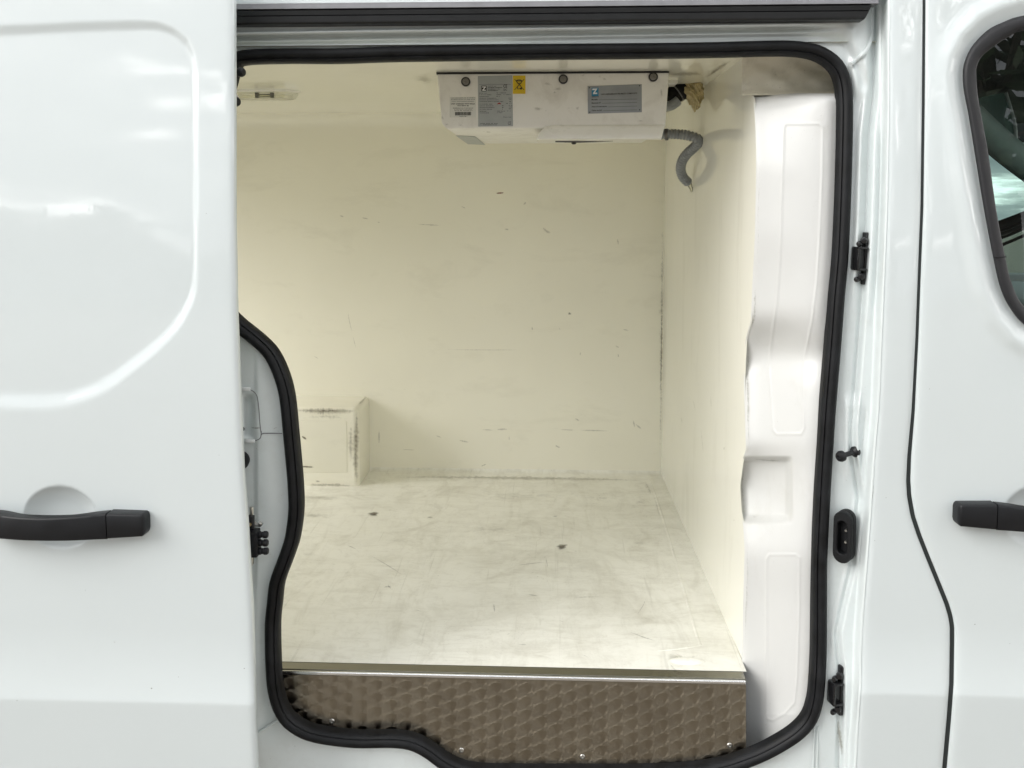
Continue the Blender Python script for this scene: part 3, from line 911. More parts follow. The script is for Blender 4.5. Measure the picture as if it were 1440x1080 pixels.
# bulkhead: ruled between the far corner and the rim of the pillar lining
LEFT = [(40, 1047, 0.20), (90, 1047, 0.20), (126, 1048, 0.20), (134, 1061.5, 0.17), (165, 1063.5, 0.145), (185, 1064.5, 0.14), (235, 1065.5, 0.14), (330, 1063.5, 0.14), (400, 1060, 0.14), (450, 1058, 0.14), (477, 1050.5, 0.14), (533, 1048, 0.14), (600, 1050, 0.14), (633, 1051, 0.14), (646, 1046, 0.14), (683, 1041, 0.14),
        (717, 1043, 0.14), (738, 1047, 0.14), (773, 1049, 0.14), (851, 1047, 0.14), (929, 1045, 0.14), (1000, 1043.5, 0.13), (1080, 1041, 0.12)]
KB = 0.0095
def rim(px, py):
    """photo pixel -> point on the bulkhead plane X = XB + KB (YB - Y)"""
    r = ray(px, py)
    t = (XB + KB * (YB - CAM[1]) - CAM[0]) / (r[..., 0] + KB * r[..., 1])
    return CAM + r * np.asarray(t)[..., None]
La = np.array(LEFT)
yd = np.arange(40, 1081, 1.0)
xd = np.interp(yd, La[:, 0], La[:, 1])
def gauss(a, sg):
    k = np.exp(-0.5 * (np.arange(-4 * sg, 4 * sg + 1) / sg) ** 2); k /= k.sum()
    return np.convolve(np.pad(a, 4 * sg, 'edge'), k, 'valid')
xd = gauss(xd, 4)
La = np.stack([yd, xd, gauss(rim(xd, yd)[:, 1], 9)], 1)
ly = np.linspace(52, 1075, 260)
lx, lY = np.interp(ly, La[:, 0], La[:, 1]), np.interp(ly, La[:, 0], La[:, 2])
NE = rim(lx, ly)                                        # near edge of the bulkhead
tb = np.linspace(0, 1, 36)
FE = np.stack([np.full(260, XB), np.full(260, YB), ZF - 0.02 + (ZC + 0.02 - ZF) * (NE[:, 2] - NE[-1, 2]) / (NE[0, 2] - NE[-1, 2])], 1)
BG = FE[:, None] * (1 - tb[None, :, None]) + NE[:, None] * tb[None, :, None]
bulkhead = grid('bulkhead', BG, BULK, van)

# pillar lining beside the opening
py_ = np.linspace(131, 1082, 620)
xl_ = np.interp(py_, La[:, 0], La[:, 1]) - 2.0
sp_full = sp_[(sp_[:, 0] > 1030)]
o_ = np.argsort(sp_full[:, 1])
seal_right = lambda y: np.interp(y, sp_full[o_, 1][sp_full[o_, 1] > 100], sp_full[o_, 0][sp_full[o_, 1] > 100])
ul = np.linspace(0, 1, 96)
xr2 = np.maximum(seal_right(np.minimum(py_, 1005)), 1100)
LX = xl_[:, None] + (xr2 - xl_)[:, None] * ul[None]
LY = np.repeat(py_[:, None], 96, 1)
def lining_Y(px, py, u):
    rY = np.interp(py, La[:, 0], La[:, 2])
    Y = rY + (0.072 - rY) * sm(0.0, 1.0, u) - 0.012 * np.sin(np.pi * np.clip(u, 0, 1)) ** 0.8
    Y = Y + 0.004 * np.exp(-(px - np.interp(py, La[:, 0], La[:, 1])) / 5.0)           # rolled rim
    # chest above the waist stands proud, a soft undercut below it
    Y = Y - 0.011 * (1 - sm(425, 500, py)) * (0.4 + 0.6 * sm(0, 0.3, u)) * (1 - 0.9 * sm(0.75, 1.0, u)) + 0.013 * np.exp(-((py - 503) / 24.0) ** 2)
    Y = Y - 0.006 * sm(505, 620, py) * (1 - sm(760, 860, py))
    # pocket
    pk = sm(0, 9, py - 641) * sm(0, 16, 738 - py) * sm(0, 13, 1116 - px)
    Y = Y + 0.026 * pk
    Y = Y - 0.003 * sm(740, 790, py)
    # raised panel outlines
    p1 = [(1102, 178), (1106, 174), (1152, 174), (1157, 179), (1156, 250), (1152, 340), (1148, 400), (1142, 450), (1132, 500), (1129, 550), (1131, 602), (1127, 610), (1092, 610.5), (1087, 604), (1081, 517), (1085, 477), (1093, 417), (1098, 330), (1100, 250), (1102, 178)]
    p2 = [(1078, 786), (1082, 780), (1119, 780), (1124, 785), (1124, 850), (1121, 950), (1117, 988), (1104, 1003), (1086, 1013), (1078, 1010), (1078, 786)]
    d = np.minimum(linedist(p1, px, py), linedist(p2, px, py))
    Y = Y - 0.0011 * np.exp(-(d / 1.7) ** 2)
    # top edge rounds away
    Y = Y + 0.05 * np.exp(-(py - 131) / 2.5)
    return Y
LYv = lining_Y(LX, LY, np.repeat(ul[None], 620, 0))
LYv += np.maximum(skin(onY(LX, LY, 0.1)[..., 2]) * (LY < 700), 0) * np.repeat(ul[None], 620, 0) ** 0.7
LG = onY(LX, LY, LYv)
pillar_lining = grid('pillar_lining', LG, LINING, van)
# header pocket above it
hx, hy = np.meshgrid(np.linspace(1043, 1215, 50), np.linspace(40, 134, 40))
HYv = 0.20 - 0.05 * sm(100, 40, hy) + 0.004 * np.sin(hx * 0.11) * np.sin(hy * 0.2) - 0.022 * np.exp(-((hy - 134) / 5.0) ** 2)
grid('header_lining', onY(hx, hy, HYv), FOAMY, van)

# body-side lining left of the opening, and upper / lower returns behind the seal
sw = SP[:, [0, 2]]
gx, gz = np.meshgrid(np.linspace(XREAR, 0.30, 280), np.linspace(ZF - 0.25, 1.9, 200))
cy = 0.098 + skin(gz) * 0.6
msk = (sdf(sw, gx, gz) < -0.006) & ~((gx > 0.0) & (gz > ZF + 0.2) & (gz < 1.6))
grid('side_lining', np.stack([gx, cy, gz], -1), WALL, van, msk)
# return between seal flange and ceiling
poly_mesh('ceiling_return', [(-0.7, 0.092, ZC + 0.04), (0.50, 0.092, ZC + 0.04), (0.50, 0.13, ZC - 0.001), (-0.7, 0.13, ZC - 0.001)], [(0, 1, 2, 3)], CEIL, van)

# wheel arch cover against the far wall
pa = onZ(505, 684, ZF)
wa_y, wa_x = float(pa[1]), float(pa[0])
wa_z = float(onY(505, 574, wa_y)[2])
bm = bmesh.new()
bmesh.ops.create_cube(bm, size=1)
lo, hi = np.array((-1.6, wa_y, ZF - 0.03)), np.array((wa_x, YB + 0.05, wa_z))
for v in bm.verts: v.co = Vector(((lo + hi) / 2 + np.array(v.co) * (hi - lo)).tolist())
bmesh.ops.bevel(bm, geom=list(bm.edges), offset=0.020, segments=5, profile=0.5, affect='EDGES')
wheel_arch = bmobj('wheel_arch_cover', bm, WALL, van, 30)
zq_, yq_ = wa_z - 0.035, wa_y - 0.0005
box('arch_panel', (-1.5, wa_y - 0.0022, ZF + 0.045), (wa_x - 0.038, wa_y + 0.005, wa_z - 0.042), WALL, wheel_arch, 0.002)

# threshold strip and kick plate
xk0, xk1 = float(onY(380, 950, 0.085)[0]) - 0.12, float(onY(1046, 961, 0.088)[0])
xk1 = max(xk1, float(onY(1044.5, 950, 0.115)[0]))
box('threshold_strip', (xk0, 0.089, ZF - 0.008), (xk1, 0.1165, ZF - 0.0005), ALUDULL, van)
box('threshold_edge', (xk0, 0.0825, ZF - 0.0105), (xk1, 0.0888, ZF - 0.0020), ALU, van, 0.0028, 4)
kick = poly_mesh('kick_plate', [(xk0, 0.0602, ZF - 0.22), (xk1, 0.0602, ZF - 0.22), (xk1, 0.0852, ZF - 0.0098), (xk0, 0.0852, ZF - 0.0098)], [(0, 1, 2, 3)], JEWEL, van, smooth=False)
for px, py in ((467, 1014), (649, 1055), (819, 1064), (1026, 1048)):
    p = onY(px, py, 0.075)
    for _ in range(4):
        p = onY(px, py, 0.0849 - 0.119 * (ZF - 0.0098 - p[2]))
    s = lathe('screw', [(0.0052, 0), (0.0052, 0.0008), (0.0043, 0.0019), (0.0022, 0.0023), (0.0020, 0.0010), (0, 0.0010)], STEEL, kick, p, (0, -1, 0), 16)

# floor weld lines and the drain boss
def floor_line(pts, r, mat, name='floor_ridge', h=0.35):
    q = catmull(pts, 60)
    P_ = onZ(q[:, 0], q[:, 1], ZF)
    return sweep(name, P_, circ(r, 8, r * h), mat, cargo_floor, ref=(0, 0, 1))
floor_line([(914, 676), (928, 715), (945, 770), (962, 830), (976, 880), (985, 908)], 0.0035, FLOOR)
floor_line([(986, 907), (962, 911), (926, 915)], 0.003, FLOOR)
floor_line([(519, 673), (524, 669), (531, 667.5)], 0.003, FLOOR)
pd = onZ(966, 930, ZF)
V, Fc = [], []
for i in range(7):
    for j in range(24):
        a = 2 * math.pi * j / 24; r = (i / 6)
        V.append((pd[0] + r * 0.036 * math.cos(a) * (1 + 0.08 * math.sin(3 * a)), pd[1] + r * 0.016 * math.sin(a), ZF + 0.005 * (1 - r ** 2) ** 0.7 + 0.0002))
for i in range(6):
    for j in range(24):
        Fc.append((i * 24 + j, i * 24 + (j + 1) % 24, (i + 1) * 24 + (j + 1) % 24, (i + 1) * 24 + j))
poly_mesh('drain_boss', V, Fc, FLOOR, cargo_floor)

# --- scuffs, grime, stains and one painted pocket shadow
class Marks:
    def __init__(s): s.V, s.F, s.A = [], [], []
    def strip(s, pts, width, proj, peak=1.0, n=26, jit=0.25, m=5):
        q = catmull(pts, n); base = len(s.V)
        T = np.gradient(q, axis=0); T /= np.linalg.norm(T, axis=1)[:, None] + 1e-9
        Nn = np.stack([-T[:, 1], T[:, 0]], 1)
        for i in range(n):
            e_ = math.sin(math.pi * (i + 0.25) / (n - 0.5)) ** 0.5
            w = width * (0.55 + 0.45 * e_) * (1 + jit * (rng.random() - 0.5) * 2)
            for k in range(m):
                f_ = (k / (m - 1) - 0.5)
                p = q[i] + Nn[i] * w * f_
                s.V.append(proj(p[0], p[1])); s.A.append(peak * e_ * (1 - abs(2 * f_)))
        for i in range(n - 1):
            for k in range(m - 1):
                a = base + i * m + k
                s.F.append((a, a + 1, a + m + 1, a + m))
    def blob(s, c, rx, ry, proj, peak=1.0, rot=0.0, n=18, rings=5):
        base = len(s.V); ph = rng.random(4) * 6.28
        for i in range(rings):
            r = i / (rings - 1)
            for j in range(n):
                a = 2 * math.pi * j / n
                k = 1 + 0.18 * math.sin(2 * a + ph[0]) + 0.14 * math.sin(3 * a + ph[1]) + 0.1 * math.sin(5 * a + ph[2])
                dx, dy = r * rx * k * math.cos(a), r * ry * k * math.sin(a)
                cx, sx = math.cos(rot), math.sin(rot)
                s.V.append(proj(c[0] + dx * cx - dy * sx, c[1] + dx * sx + dy * cx)); s.A.append(peak * (1 - r))
        for i in range(rings - 1):
            for j in range(n):
                s.F.append((base + i * n + j, base + i * n + (j + 1) % n, base + (i + 1) * n + (j + 1) % n, base + (i + 1) * n + j))
    def build(s, name, mat, parent):
        if not s.V: return
        o = poly_mesh(name, s.V, s.F, mat, parent)
        at = o.data.attributes.new('fade', 'FLOAT', 'POINT')
        at.data.foreach_set('value', [float(a) for a in s.A])
        o['kind'] = 'stuff'
        return o
wallp = lambda x, y: onY(x, y, YB - 0.0012)
wallp2 = lambda x, y: onY(x, y, YB - 0.0022)
flrp = lambda x, y: onZ(x, y, ZF + 0.0012)
flrp2 = lambda x, y: onZ(x, y, ZF + 0.0022)
archp = lambda x, y: onY(x, y, wa_y - 0.0035)
ceilp = lambda x, y: onZ(x, y, ZC - 0.0012)
def bulkp(x, y, lift=0.0012):
    p = rim(np.float64(x), np.float64(y)).copy()
    p[0] -= lift
    return p
mk = Marks()
for pts, w in (([(477, 303), (484, 305)], 4), ([(508, 306), (519, 308)], 3.5), ([(530, 312), (535, 313)], 2.5), ([(585, 315), (600, 316), (622, 317)], 3.2),
               ([(489, 434), (491, 450), (496, 470)], 2.2), ([(496, 472), (501, 491)], 1.6), ([(618, 491), (660, 492), (740, 492)], 1.8), ([(697, 604), (715, 603.5)], 5), ([(676, 604), (695, 605)], 3),
               ([(645, 619), (654, 621), (660, 622)], 5), ([(786, 604), (812, 605)], 3), ([(814, 605), (858, 606)], 4), ([(716, 620), (716, 612)], 3), ([(676, 656), (685, 652)], 3.5),
               ([(762, 319), (770, 326), (776, 327)], 8), ([(709, 322), (716, 323)], 5), ([(868, 335), (870, 345)], 4), ([(736, 288), (740, 284)], 5), ([(816, 495), (816, 500)], 4), ([(865, 486), (871, 489)], 4), ([(869, 497), (870, 503)], 4),
               ([(748, 459), (749, 465)], 4), ([(786, 461), (788, 464)], 3), ([(808, 588), (815, 592)], 5), ([(893, 596), (903, 604)], 5), ([(533, 604), (533, 626)], 5), ([(565, 632), (585, 633)], 2.5), ([(612, 612), (622, 616)], 3), ([(648, 290), (655, 293)], 3),
               ([(890, 590), (893, 602)], 4), ([(440, 500), (449, 505)], 2), ([(415, 705), (430, 704)], 2), ([(780, 626), (788, 630)], 5), ([(875, 463), (885, 465)], 3)):
    mk.strip(pts, w, wallp, 0.85)
mk.blob((801, 441), 3.2, 3.2, wallp, 1.4)
for _ in range(60):
    x, y = rng.uniform(560, 925), rng.uniform(470, 655)
    mk.strip([(x, y), (x + rng.uniform(2, 7), y + rng.uniform(-1.5, 1.5))], rng.uniform(0.9, 1.8), wallp, 0.5, n=8)
for _ in range(25):
    x, y = rng.uniform(420, 925), rng.uniform(230, 470)
    mk.strip([(x, y), (x + rng.uniform(1, 5), y + rng.uniform(-2, 2))], rng.uniform(0.8, 1.5), wallp, 0.45, n=8)
mk.build('scuff_marks', SCUFF, far_wall)
mk = Marks(); mk.strip([(697, 272), (709, 271)], 4, wallp, 1.0); mk.build('rusty_scuffs', RUSTY, far_wall)
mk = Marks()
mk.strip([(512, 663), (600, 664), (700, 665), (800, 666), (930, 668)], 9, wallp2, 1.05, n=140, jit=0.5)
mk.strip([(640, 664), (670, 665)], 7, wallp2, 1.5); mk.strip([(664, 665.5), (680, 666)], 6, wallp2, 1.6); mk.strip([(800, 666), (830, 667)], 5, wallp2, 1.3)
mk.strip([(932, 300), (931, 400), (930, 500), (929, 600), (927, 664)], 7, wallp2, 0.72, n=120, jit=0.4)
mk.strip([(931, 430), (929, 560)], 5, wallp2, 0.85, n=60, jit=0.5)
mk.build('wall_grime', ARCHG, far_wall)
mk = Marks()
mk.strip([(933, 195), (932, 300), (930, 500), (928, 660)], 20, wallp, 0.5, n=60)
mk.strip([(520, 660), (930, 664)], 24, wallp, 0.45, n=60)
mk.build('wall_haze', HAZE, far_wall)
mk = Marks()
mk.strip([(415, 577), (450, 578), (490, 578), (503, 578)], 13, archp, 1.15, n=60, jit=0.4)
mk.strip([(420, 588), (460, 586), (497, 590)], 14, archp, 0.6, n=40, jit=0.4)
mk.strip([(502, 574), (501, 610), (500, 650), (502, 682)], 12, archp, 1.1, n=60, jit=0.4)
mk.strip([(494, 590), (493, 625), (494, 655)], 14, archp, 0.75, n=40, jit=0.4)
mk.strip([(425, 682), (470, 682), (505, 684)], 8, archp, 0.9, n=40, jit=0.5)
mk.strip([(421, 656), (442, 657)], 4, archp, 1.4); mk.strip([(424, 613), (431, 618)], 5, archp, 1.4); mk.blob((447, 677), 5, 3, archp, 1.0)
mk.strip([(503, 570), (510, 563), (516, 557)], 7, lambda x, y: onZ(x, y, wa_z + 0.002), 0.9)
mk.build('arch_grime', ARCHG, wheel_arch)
mk = Marks()
mk.blob((525, 722.5), 11, 3.4, flrp2, 2.0); mk.blob((790, 768.5), 11, 4.2, flrp2, 2.0, -0.08)
for pts, w in (([(521, 781), (545, 795), (567, 809)], 2.6), ([(487, 766), (503, 773)], 2), ([(742, 836), (757, 838)], 3), ([(694, 848), (696, 862)], 5), ([(725, 795), (768, 790)], 2), ([(767, 782), (771, 800)], 1.8),
               ([(882, 887), (905, 896), (925, 902)], 3), ([(805, 840), (845, 839)], 2.2), ([(600, 728), (610, 727)], 4), ([(777, 726), (784, 726)], 4), ([(895, 866), (905, 850), (908, 840)], 2), ([(545, 822), (550, 828)], 5), ([(538, 826), (552, 824)], 4), ([(728, 906), (742, 907)], 3)):
    mk.strip(pts, w, flrp2, 0.9)
for _ in range(70):
    x, y = rng.uniform(430, 940), rng.uniform(690, 935)
    a = rng.uniform(-0.9, 0.9); L = rng.uniform(3, 14)
    mk.strip([(x, y), (x + L * math.cos(a), y + L * math.sin(a))], rng.uniform(0.9, 2.0), flrp2, rng.uniform(0.4, 0.75), n=8)
mk.build('floor_scuffs', SCUFF, cargo_floor)
mk = Marks()
mk.blob((740, 698), 210, 26, flrp, 0.52); mk.blob((620, 715), 110, 20, flrp, 0.45); mk.blob((850, 700), 80, 26, flrp, 0.5); mk.blob((900, 705), 34, 26, flrp, 0.6); mk.blob((560, 760), 120, 24, flrp, 0.4); mk.blob((720, 790), 160, 40, flrp, 0.38); mk.blob((440, 725), 60, 10, flrp, 0.7); mk.blob((690, 745), 120, 14, flrp, 0.55)
mk.blob((450, 700), 70, 8, flrp, 0.7); mk.blob((900, 760), 40, 40, flrp, 0.5); mk.blob((430, 780), 40, 16, flrp, 0.45); mk.blob((950, 925), 34, 12, flrp, 0.8)
mk.build('floor_haze', HAZE, cargo_floor)
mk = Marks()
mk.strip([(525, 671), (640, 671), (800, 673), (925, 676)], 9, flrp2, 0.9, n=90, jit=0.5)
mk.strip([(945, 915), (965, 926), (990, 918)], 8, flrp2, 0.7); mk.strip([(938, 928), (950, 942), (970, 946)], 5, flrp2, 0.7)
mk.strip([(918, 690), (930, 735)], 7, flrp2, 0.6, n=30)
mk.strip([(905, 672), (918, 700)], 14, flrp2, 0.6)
mk.build('floor_grime', GRIME_SHADE, cargo_floor)
mk = Marks()
for pts, w in (([(951, 730), (956, 741)], 3), ([(971, 790), (975, 800)], 4), ([(960, 765), (970, 790)], 2), ([(990, 842), (994, 852)], 3.5), ([(981, 815), (990, 842)], 2), ([(998, 862), (1012, 900)], 1.8),
               ([(1000, 555), (1001, 575)], 1.6), ([(958, 585), (960, 596)], 2.0), ([(1019, 628), (1019, 633)], 3), ([(986, 600), (990, 640)], 1.4), ([(975, 560), (979, 580)], 1.6), ([(1033, 730), (1033, 733)], 3)):
    mk.strip(pts, w, bulkp, 0.8, n=12)
for _ in range(45):
    x, y = rng.uniform(945, 1035), rng.uniform(480, 880)
    L = rng.uniform(4, 16)
    mk.strip([(x, y), (x + L * 0.35, y + L)], rng.uniform(0.8, 1.5), bulkp, rng.uniform(0.35, 0.6), n=8)
mk.build('bulkhead_scuffs', SCUFF, bulkhead)
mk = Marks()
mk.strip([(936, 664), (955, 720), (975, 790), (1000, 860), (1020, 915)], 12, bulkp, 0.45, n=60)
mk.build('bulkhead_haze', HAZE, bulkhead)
# dirt on the rim of the pillar lining, plus painted shade in its pocket
mk = Marks()
def rimp(x, y):
    uq = (x - np.interp(y, La[:, 0], La[:, 1])) / max(1.0, float(seal_right(min(y, 1005))) - np.interp(y, La[:, 0], La[:, 1]))
    Yv = float(lining_Y(np.array([[x]]), np.array([[y]]), np.array([[uq]]))[0, 0])
    Yv += max(0.0, float(skin(onY(x, y, 0.1)[2])) * (y < 700)) * max(uq, 0.0) ** 0.7
    return onY(x, y, Yv - 0.004)
for y0, y1, w, pk_ in ((400, 470, 5, 0.8), (470, 640, 5, 0.9), (645, 735, 6, 0.8), (740, 930, 4, 0.7), (180, 400, 4, 0.55)):
    yy = np.linspace(y0, y1, 14)
    mk.strip([(float(np.interp(y, La[:, 0], La[:, 1])) + 2.5 + rng.uniform(-.6, .6), float(y)) for y in yy], w, rimp, pk_, n=60, jit=0.5)
mk.strip([(1056, 645), (1080, 647.5), (1106, 648)], 5, rimp, 0.8, n=30)  # shadow below the pocket's top edge, put in as colour
mk.blob((1060, 726), 12, 8, rimp, 0.55); mk.blob((1100, 1040), 14, 5, rimp, 0.5, -0.5)
mk.build('lining_grime_shade', GRIME_SHADE, pillar_lining)
# ceiling grime at the unit and along the bulkhead joint
mk = Marks()
mk.blob((596, 112), 26, 12, ceilp, 0.8); mk.strip([(990, 111), (1010, 97), (1030, 84)], 11, ceilp, 1.0); mk.strip([(940, 104), (975, 104), (992, 104)], 12, ceilp, 0.9)
mk.build('ceiling_grime', GRIME_SHADE, cargo_ceiling)
# rusty run under the lower locator
jp = lambda x, y: onS(x, y, float(jamb_off(np.array([[float(x)]]), np.array([[float(y)]]))[0, 0]) - 0.002)
mk = Marks()
mk.strip([(1178, 1006), (1180, 1030), (1183, 1052), (1184, 1066)], 9, jp, 1.1, n=40, jit=0.3)
mk.strip([(352, 601), (360, 602), (368, 601)], 3.5, jp, 1.3); mk.strip([(383, 604), (391, 600)], 2, jp, 0.9); mk.strip([(375, 600), (386, 594)], 1.5, jp, 0.6)
for _ in range(26):
    x, y = rng.uniform(345, 380), rng.uniform(560, 1000)
    mk.blob((x, y), 1.2, 1.2, jp, 1.0, n=8, rings=3)
mk.build('jamb_grime', GRIME_SHADE, jamb)

mk = Marks()
doorp = lambda x, y: onS(x, y, DOFF - 0.0008)
for x, y, r in ((213, 968, 1.6), (161, 903, 1.0), (24, 985, 1.1), (343.5, 940, 1.2), (251, 952, 0.8), (308, 640, 0.7), (120, 830, 0.7), (290, 300, 0.7)):
    mk.blob((x, y), r * 1.2, r, doorp, 1.6, n=8, rings=3)
mk.build('paint_chips', SCUFF, sliding_door)
mk = Marks()
fdp = lambda x, y: onS(x, y, -0.0008)
for x, y, r in ((1371, 878, 1.2), (1307, 547, 0.9), (1246, 700, 0.8), (1420, 905, 0.8), (1230, 760, 1.0)):
    mk.blob((x, y), r * 1.4, r, fdp, 1.4, n=8, rings=3)
mk.strip([(1222.5, 672), (1224, 690), (1221, 710)], 2.0, lambda x, y: onS(x + 4, y, -0.0008), 0.9, n=16)
mk.build('paint_chips', SCUFF, pillar)

# --- hardware in the door jamb
def jp3(px, py, lift=0.0):
    return onS(px, py, float(jamb_off(np.array([[float(px)]]), np.array([[float(py)]]))[0, 0]) - lift)
def locator(px, py, slant):
    """black plastic pocket that guides the closing door"""
    c = jp3(px, py, 0.007)
    rot = Matrix.Translation(Vector(c.tolist())) @ Matrix.Rotation(slant, 4, 'Y') @ Matrix.Rotation(math.radians(16), 4, 'Z')
    r = box('door_locator', (-0.001, -0.006, -0.048), (0.0125, 0.010, 0.048), GLOSSBLK, van, 0.003, 2, rot)
    # pocket: a C of four walls round a dark cavity
    box('pocket_back', (-0.018, -0.004, -0.018), (0.000, 0.004, 0.018), GLOSSBLK, r, 0.001, 1, rot)
    box('pocket_side', (-0.022, -0.016, -0.0195), (-0.0165, 0.006, 0.0195), GLOSSBLK, r, 0.0018, 2, rot)
    box('pocket_top', (-0.021, -0.016, 0.0172), (-0.0005, 0.006, 0.0215), GLOSSBLK, r, 0.0015, 2, rot)
    box('pocket_bottom', (-0.021, -0.016, -0.0215), (-0.0005, 0.006, -0.0172), GLOSSBLK, r, 0.0015, 2, rot)
    for z in (0.033, -0.032):
        lathe('bolt', [(0.0068, 0), (0.0068, 0.004), (0.005, 0.0075), (0.003, 0.008), (0.0, 0.0075)], GLOSSBLK, r, (rot @ Vector((-0.004, -0.005, z))), (-0.45, -1, 0), 12)
        lathe('lug', [(0.005, 0), (0.0055, 0.006), (0.004, 0.010), (0, 0.0105)], GLOSSBLK, r, (rot @ Vector((-0.0095, -0.002, z - 0.006))), (-0.8, -1, 0), 10)
    return r
locator(1214, 363.5, math.radians(2))
locator(1180, 971, math.radians(1))
# guide pin
b0 = jp3(1203, 635, 0.0); b1 = b0 + np.array([-0.033, -0.020, -0.004])
ax = b1 - b0
Lp = float(np.linalg.norm(ax))
pin = lathe('guide_pin', [(0.0085, -0.004), (0.0100, 0.0), (0.0100, 0.003), (0.0075, 0.0055), (0.0048, 0.0075), (0.0045, Lp - 0.010), (0.0065, Lp - 0.008), (0.0098, Lp - 0.005), (0.0102, Lp), (0.0085, Lp + 0.004), (0.004, Lp + 0.0055), (0.0025, Lp + 0.003), (0, Lp + 0.003)], PLASTIC, van, b0, ax, 28)
# contact grommet
def stadium(hw, hh, n=10):
    pts = []
    for i in range(n + 1):
        a = math.pi * i / n
        pts.append((hw * math.cos(a), hh - hw + hw * math.sin(a)))
    for i in range(n + 1):
        a = math.pi + math.pi * i / n
        pts.append((hw * math.cos(a), -(hh - hw) + hw * math.sin(a)))
    return pts
gc = jp3(1190, 752, 0.008)
nrm = Vector((-0.62, -0.78, 0)).normalized(); tan = Vector((-nrm.y, nrm.x, 0))
if tan.x < 0: tan = -tan
def ring_loft(name, levels, mat, parent, cap=True):
    V, Fc = [], []
    k = 22
    for hw, hh, h in levels:
        for a, b in stadium(hw, hh):
            V.append(Vector(gc.tolist()) + tan * a + Vector((0, 0, b)) + nrm * h)
    for i in range(len(levels) - 1):
        for j in range(k):
            Fc.append((i * k + j, i * k + (j + 1) % k, (i + 1) * k + (j + 1) % k, (i + 1) * k + j))
    if cap: Fc.append(tuple((len(levels) - 1) * k + j for j in range(k)))
    return poly_mesh(name, V, Fc, mat, parent, angle=35)
grom = ring_loft('contact_grommet', [(0.0165, 0.0485, -0.004), (0.0172, 0.0490, 0.004), (0.0165, 0.0480, 0.007), (0.0145, 0.0462, 0.008), (0.0145, 0.0462, 0.010), (0.0172, 0.0488, 0.012), (0.0172, 0.0488, 0.019), (0.0155, 0.0472, 0.022), (0.0105, 0.0330, 0.022), (0.0088, 0.0312, 0.020), (0.0086, 0.0310, 0.004)], RUBBER, van)
for dz in (0.011, -0.011):
    o3 = Vector(gc.tolist()) + Vector((0, 0, dz)) + nrm * 0.004 + tan * 0.003
    lathe('contact_pin', [(0.003, 0), (0.003, 0.005), (0.002, 0.007), (0, 0.0072)], STEEL, grom, o3, nrm, 12)
# rear pillar hardware, half hidden by the door
p = jp3(341, 603, 0.0); lathe('rubber_plug', [(0.0045, 0), (0.0045, 0.002), (0.003, 0.0035), (0, 0.0035)], RUBBER, jamb, p, (0, -1, 0), 14)
p = jp3(339, 646, 0.0); lathe('rubber_buffer', [(0.017, 0.0), (0.0175, 0.012), (0.0155, 0.022), (0.011, 0.028), (0.0, 0.029)], RUBBER, jamb, p, (0.15, -1, 0), 22)
pc = onY(363, 762, -0.020)
plug = box('contact_plug', pc + np.array([-0.022, -0.012, -0.026]), pc + np.array([0.001, 0.014, 0.022]), PLASTIC, sliding_door, 0.002)
for k in range(3):
    z = pc[2] + 0.0135 - k * 0.0155
    lathe('contact_tip', [(0.0066, 0), (0.0066, 0.006), (0.0055, 0.007), (0.0055, 0.011), (0.0068, 0.012), (0.0068, 0.017), (0.005, 0.0195), (0, 0.0195)], PLASTIC, plug, (pc[0] - 0.001, pc[1], z), (1, 0.0, 0.02), 12)
box('plug_bracket', pc + np.array([-0.022, -0.004, 0.022]), pc + np.array([-0.008, 0.010, 0.048]), PLASTIC, plug, 0.002)
lathe('bracket_screw', [(0.0035, 0), (0.003, 0.002), (0, 0.002)], BRASS, plug, pc + np.array([-0.0135, -0.0045, 0.034]), (0, -1, 0), 12)
hook = [(353.5, 713), (353.8, 722), (354.5, 731), (359, 737), (365, 738.5), (367, 736), (364, 735)]
sweep('latch_hook', np.array([onY(a, b, 0.0) for a, b in catmull(hook, 24)]), circ(0.0036, 8), STEEL, plug)
box('plug_foot', pc + np.array([-0.018, -0.006, -0.044]), pc + np.array([-0.010, 0.008, -0.026]), STEEL, plug, 0.002)

# --- ceiling lamp
lc = onZ(372, 128.5, ZC)
def hexa(w, d, h0, h1, tip, name, mat, parent):
    V = []
    for h, sc in ((h0, 1.0), (h1, 0.88)):
        for x, y in ((-w - tip, 0), (-w, -d), (w, -d), (w + tip, 0), (w, d), (-w, d)):
            V.append((lc[0] + x * sc, lc[1] + y * sc, ZC - h))
    Fc = [(j, (j + 1) % 6, 6 + (j + 1) % 6, 6 + j) for j in range(6)] + [(6, 7, 8, 9, 10, 11)]
    return poly_mesh(name, V, Fc, mat, parent, smooth=False)
lamp = hexa(0.070, 0.034, 0.0005, 0.004, 0.030, 'ceiling_lamp', TRAYW, van)
hexa(0.066, 0.030, 0.0045, 0.021, 0.027, 'lens', CLEAR, lamp)
tube = lathe('bulb', [(0.003, 0), (0.0045, 0.001), (0.0045, 0.038), (0.003, 0.040), (0, 0.04)], CLEAR, lamp, (lc[0] - 0.02, lc[1], ZC - 0.011), (1, 0, 0), 10)
for dx in (-0.024, 0.016):
    box('bulb_holder', (lc[0] + dx, lc[1] - 0.007, ZC - 0.017), (lc[0] + dx + 0.008, lc[1] + 0.007, ZC - 0.004), INKG, lamp, 0.001)

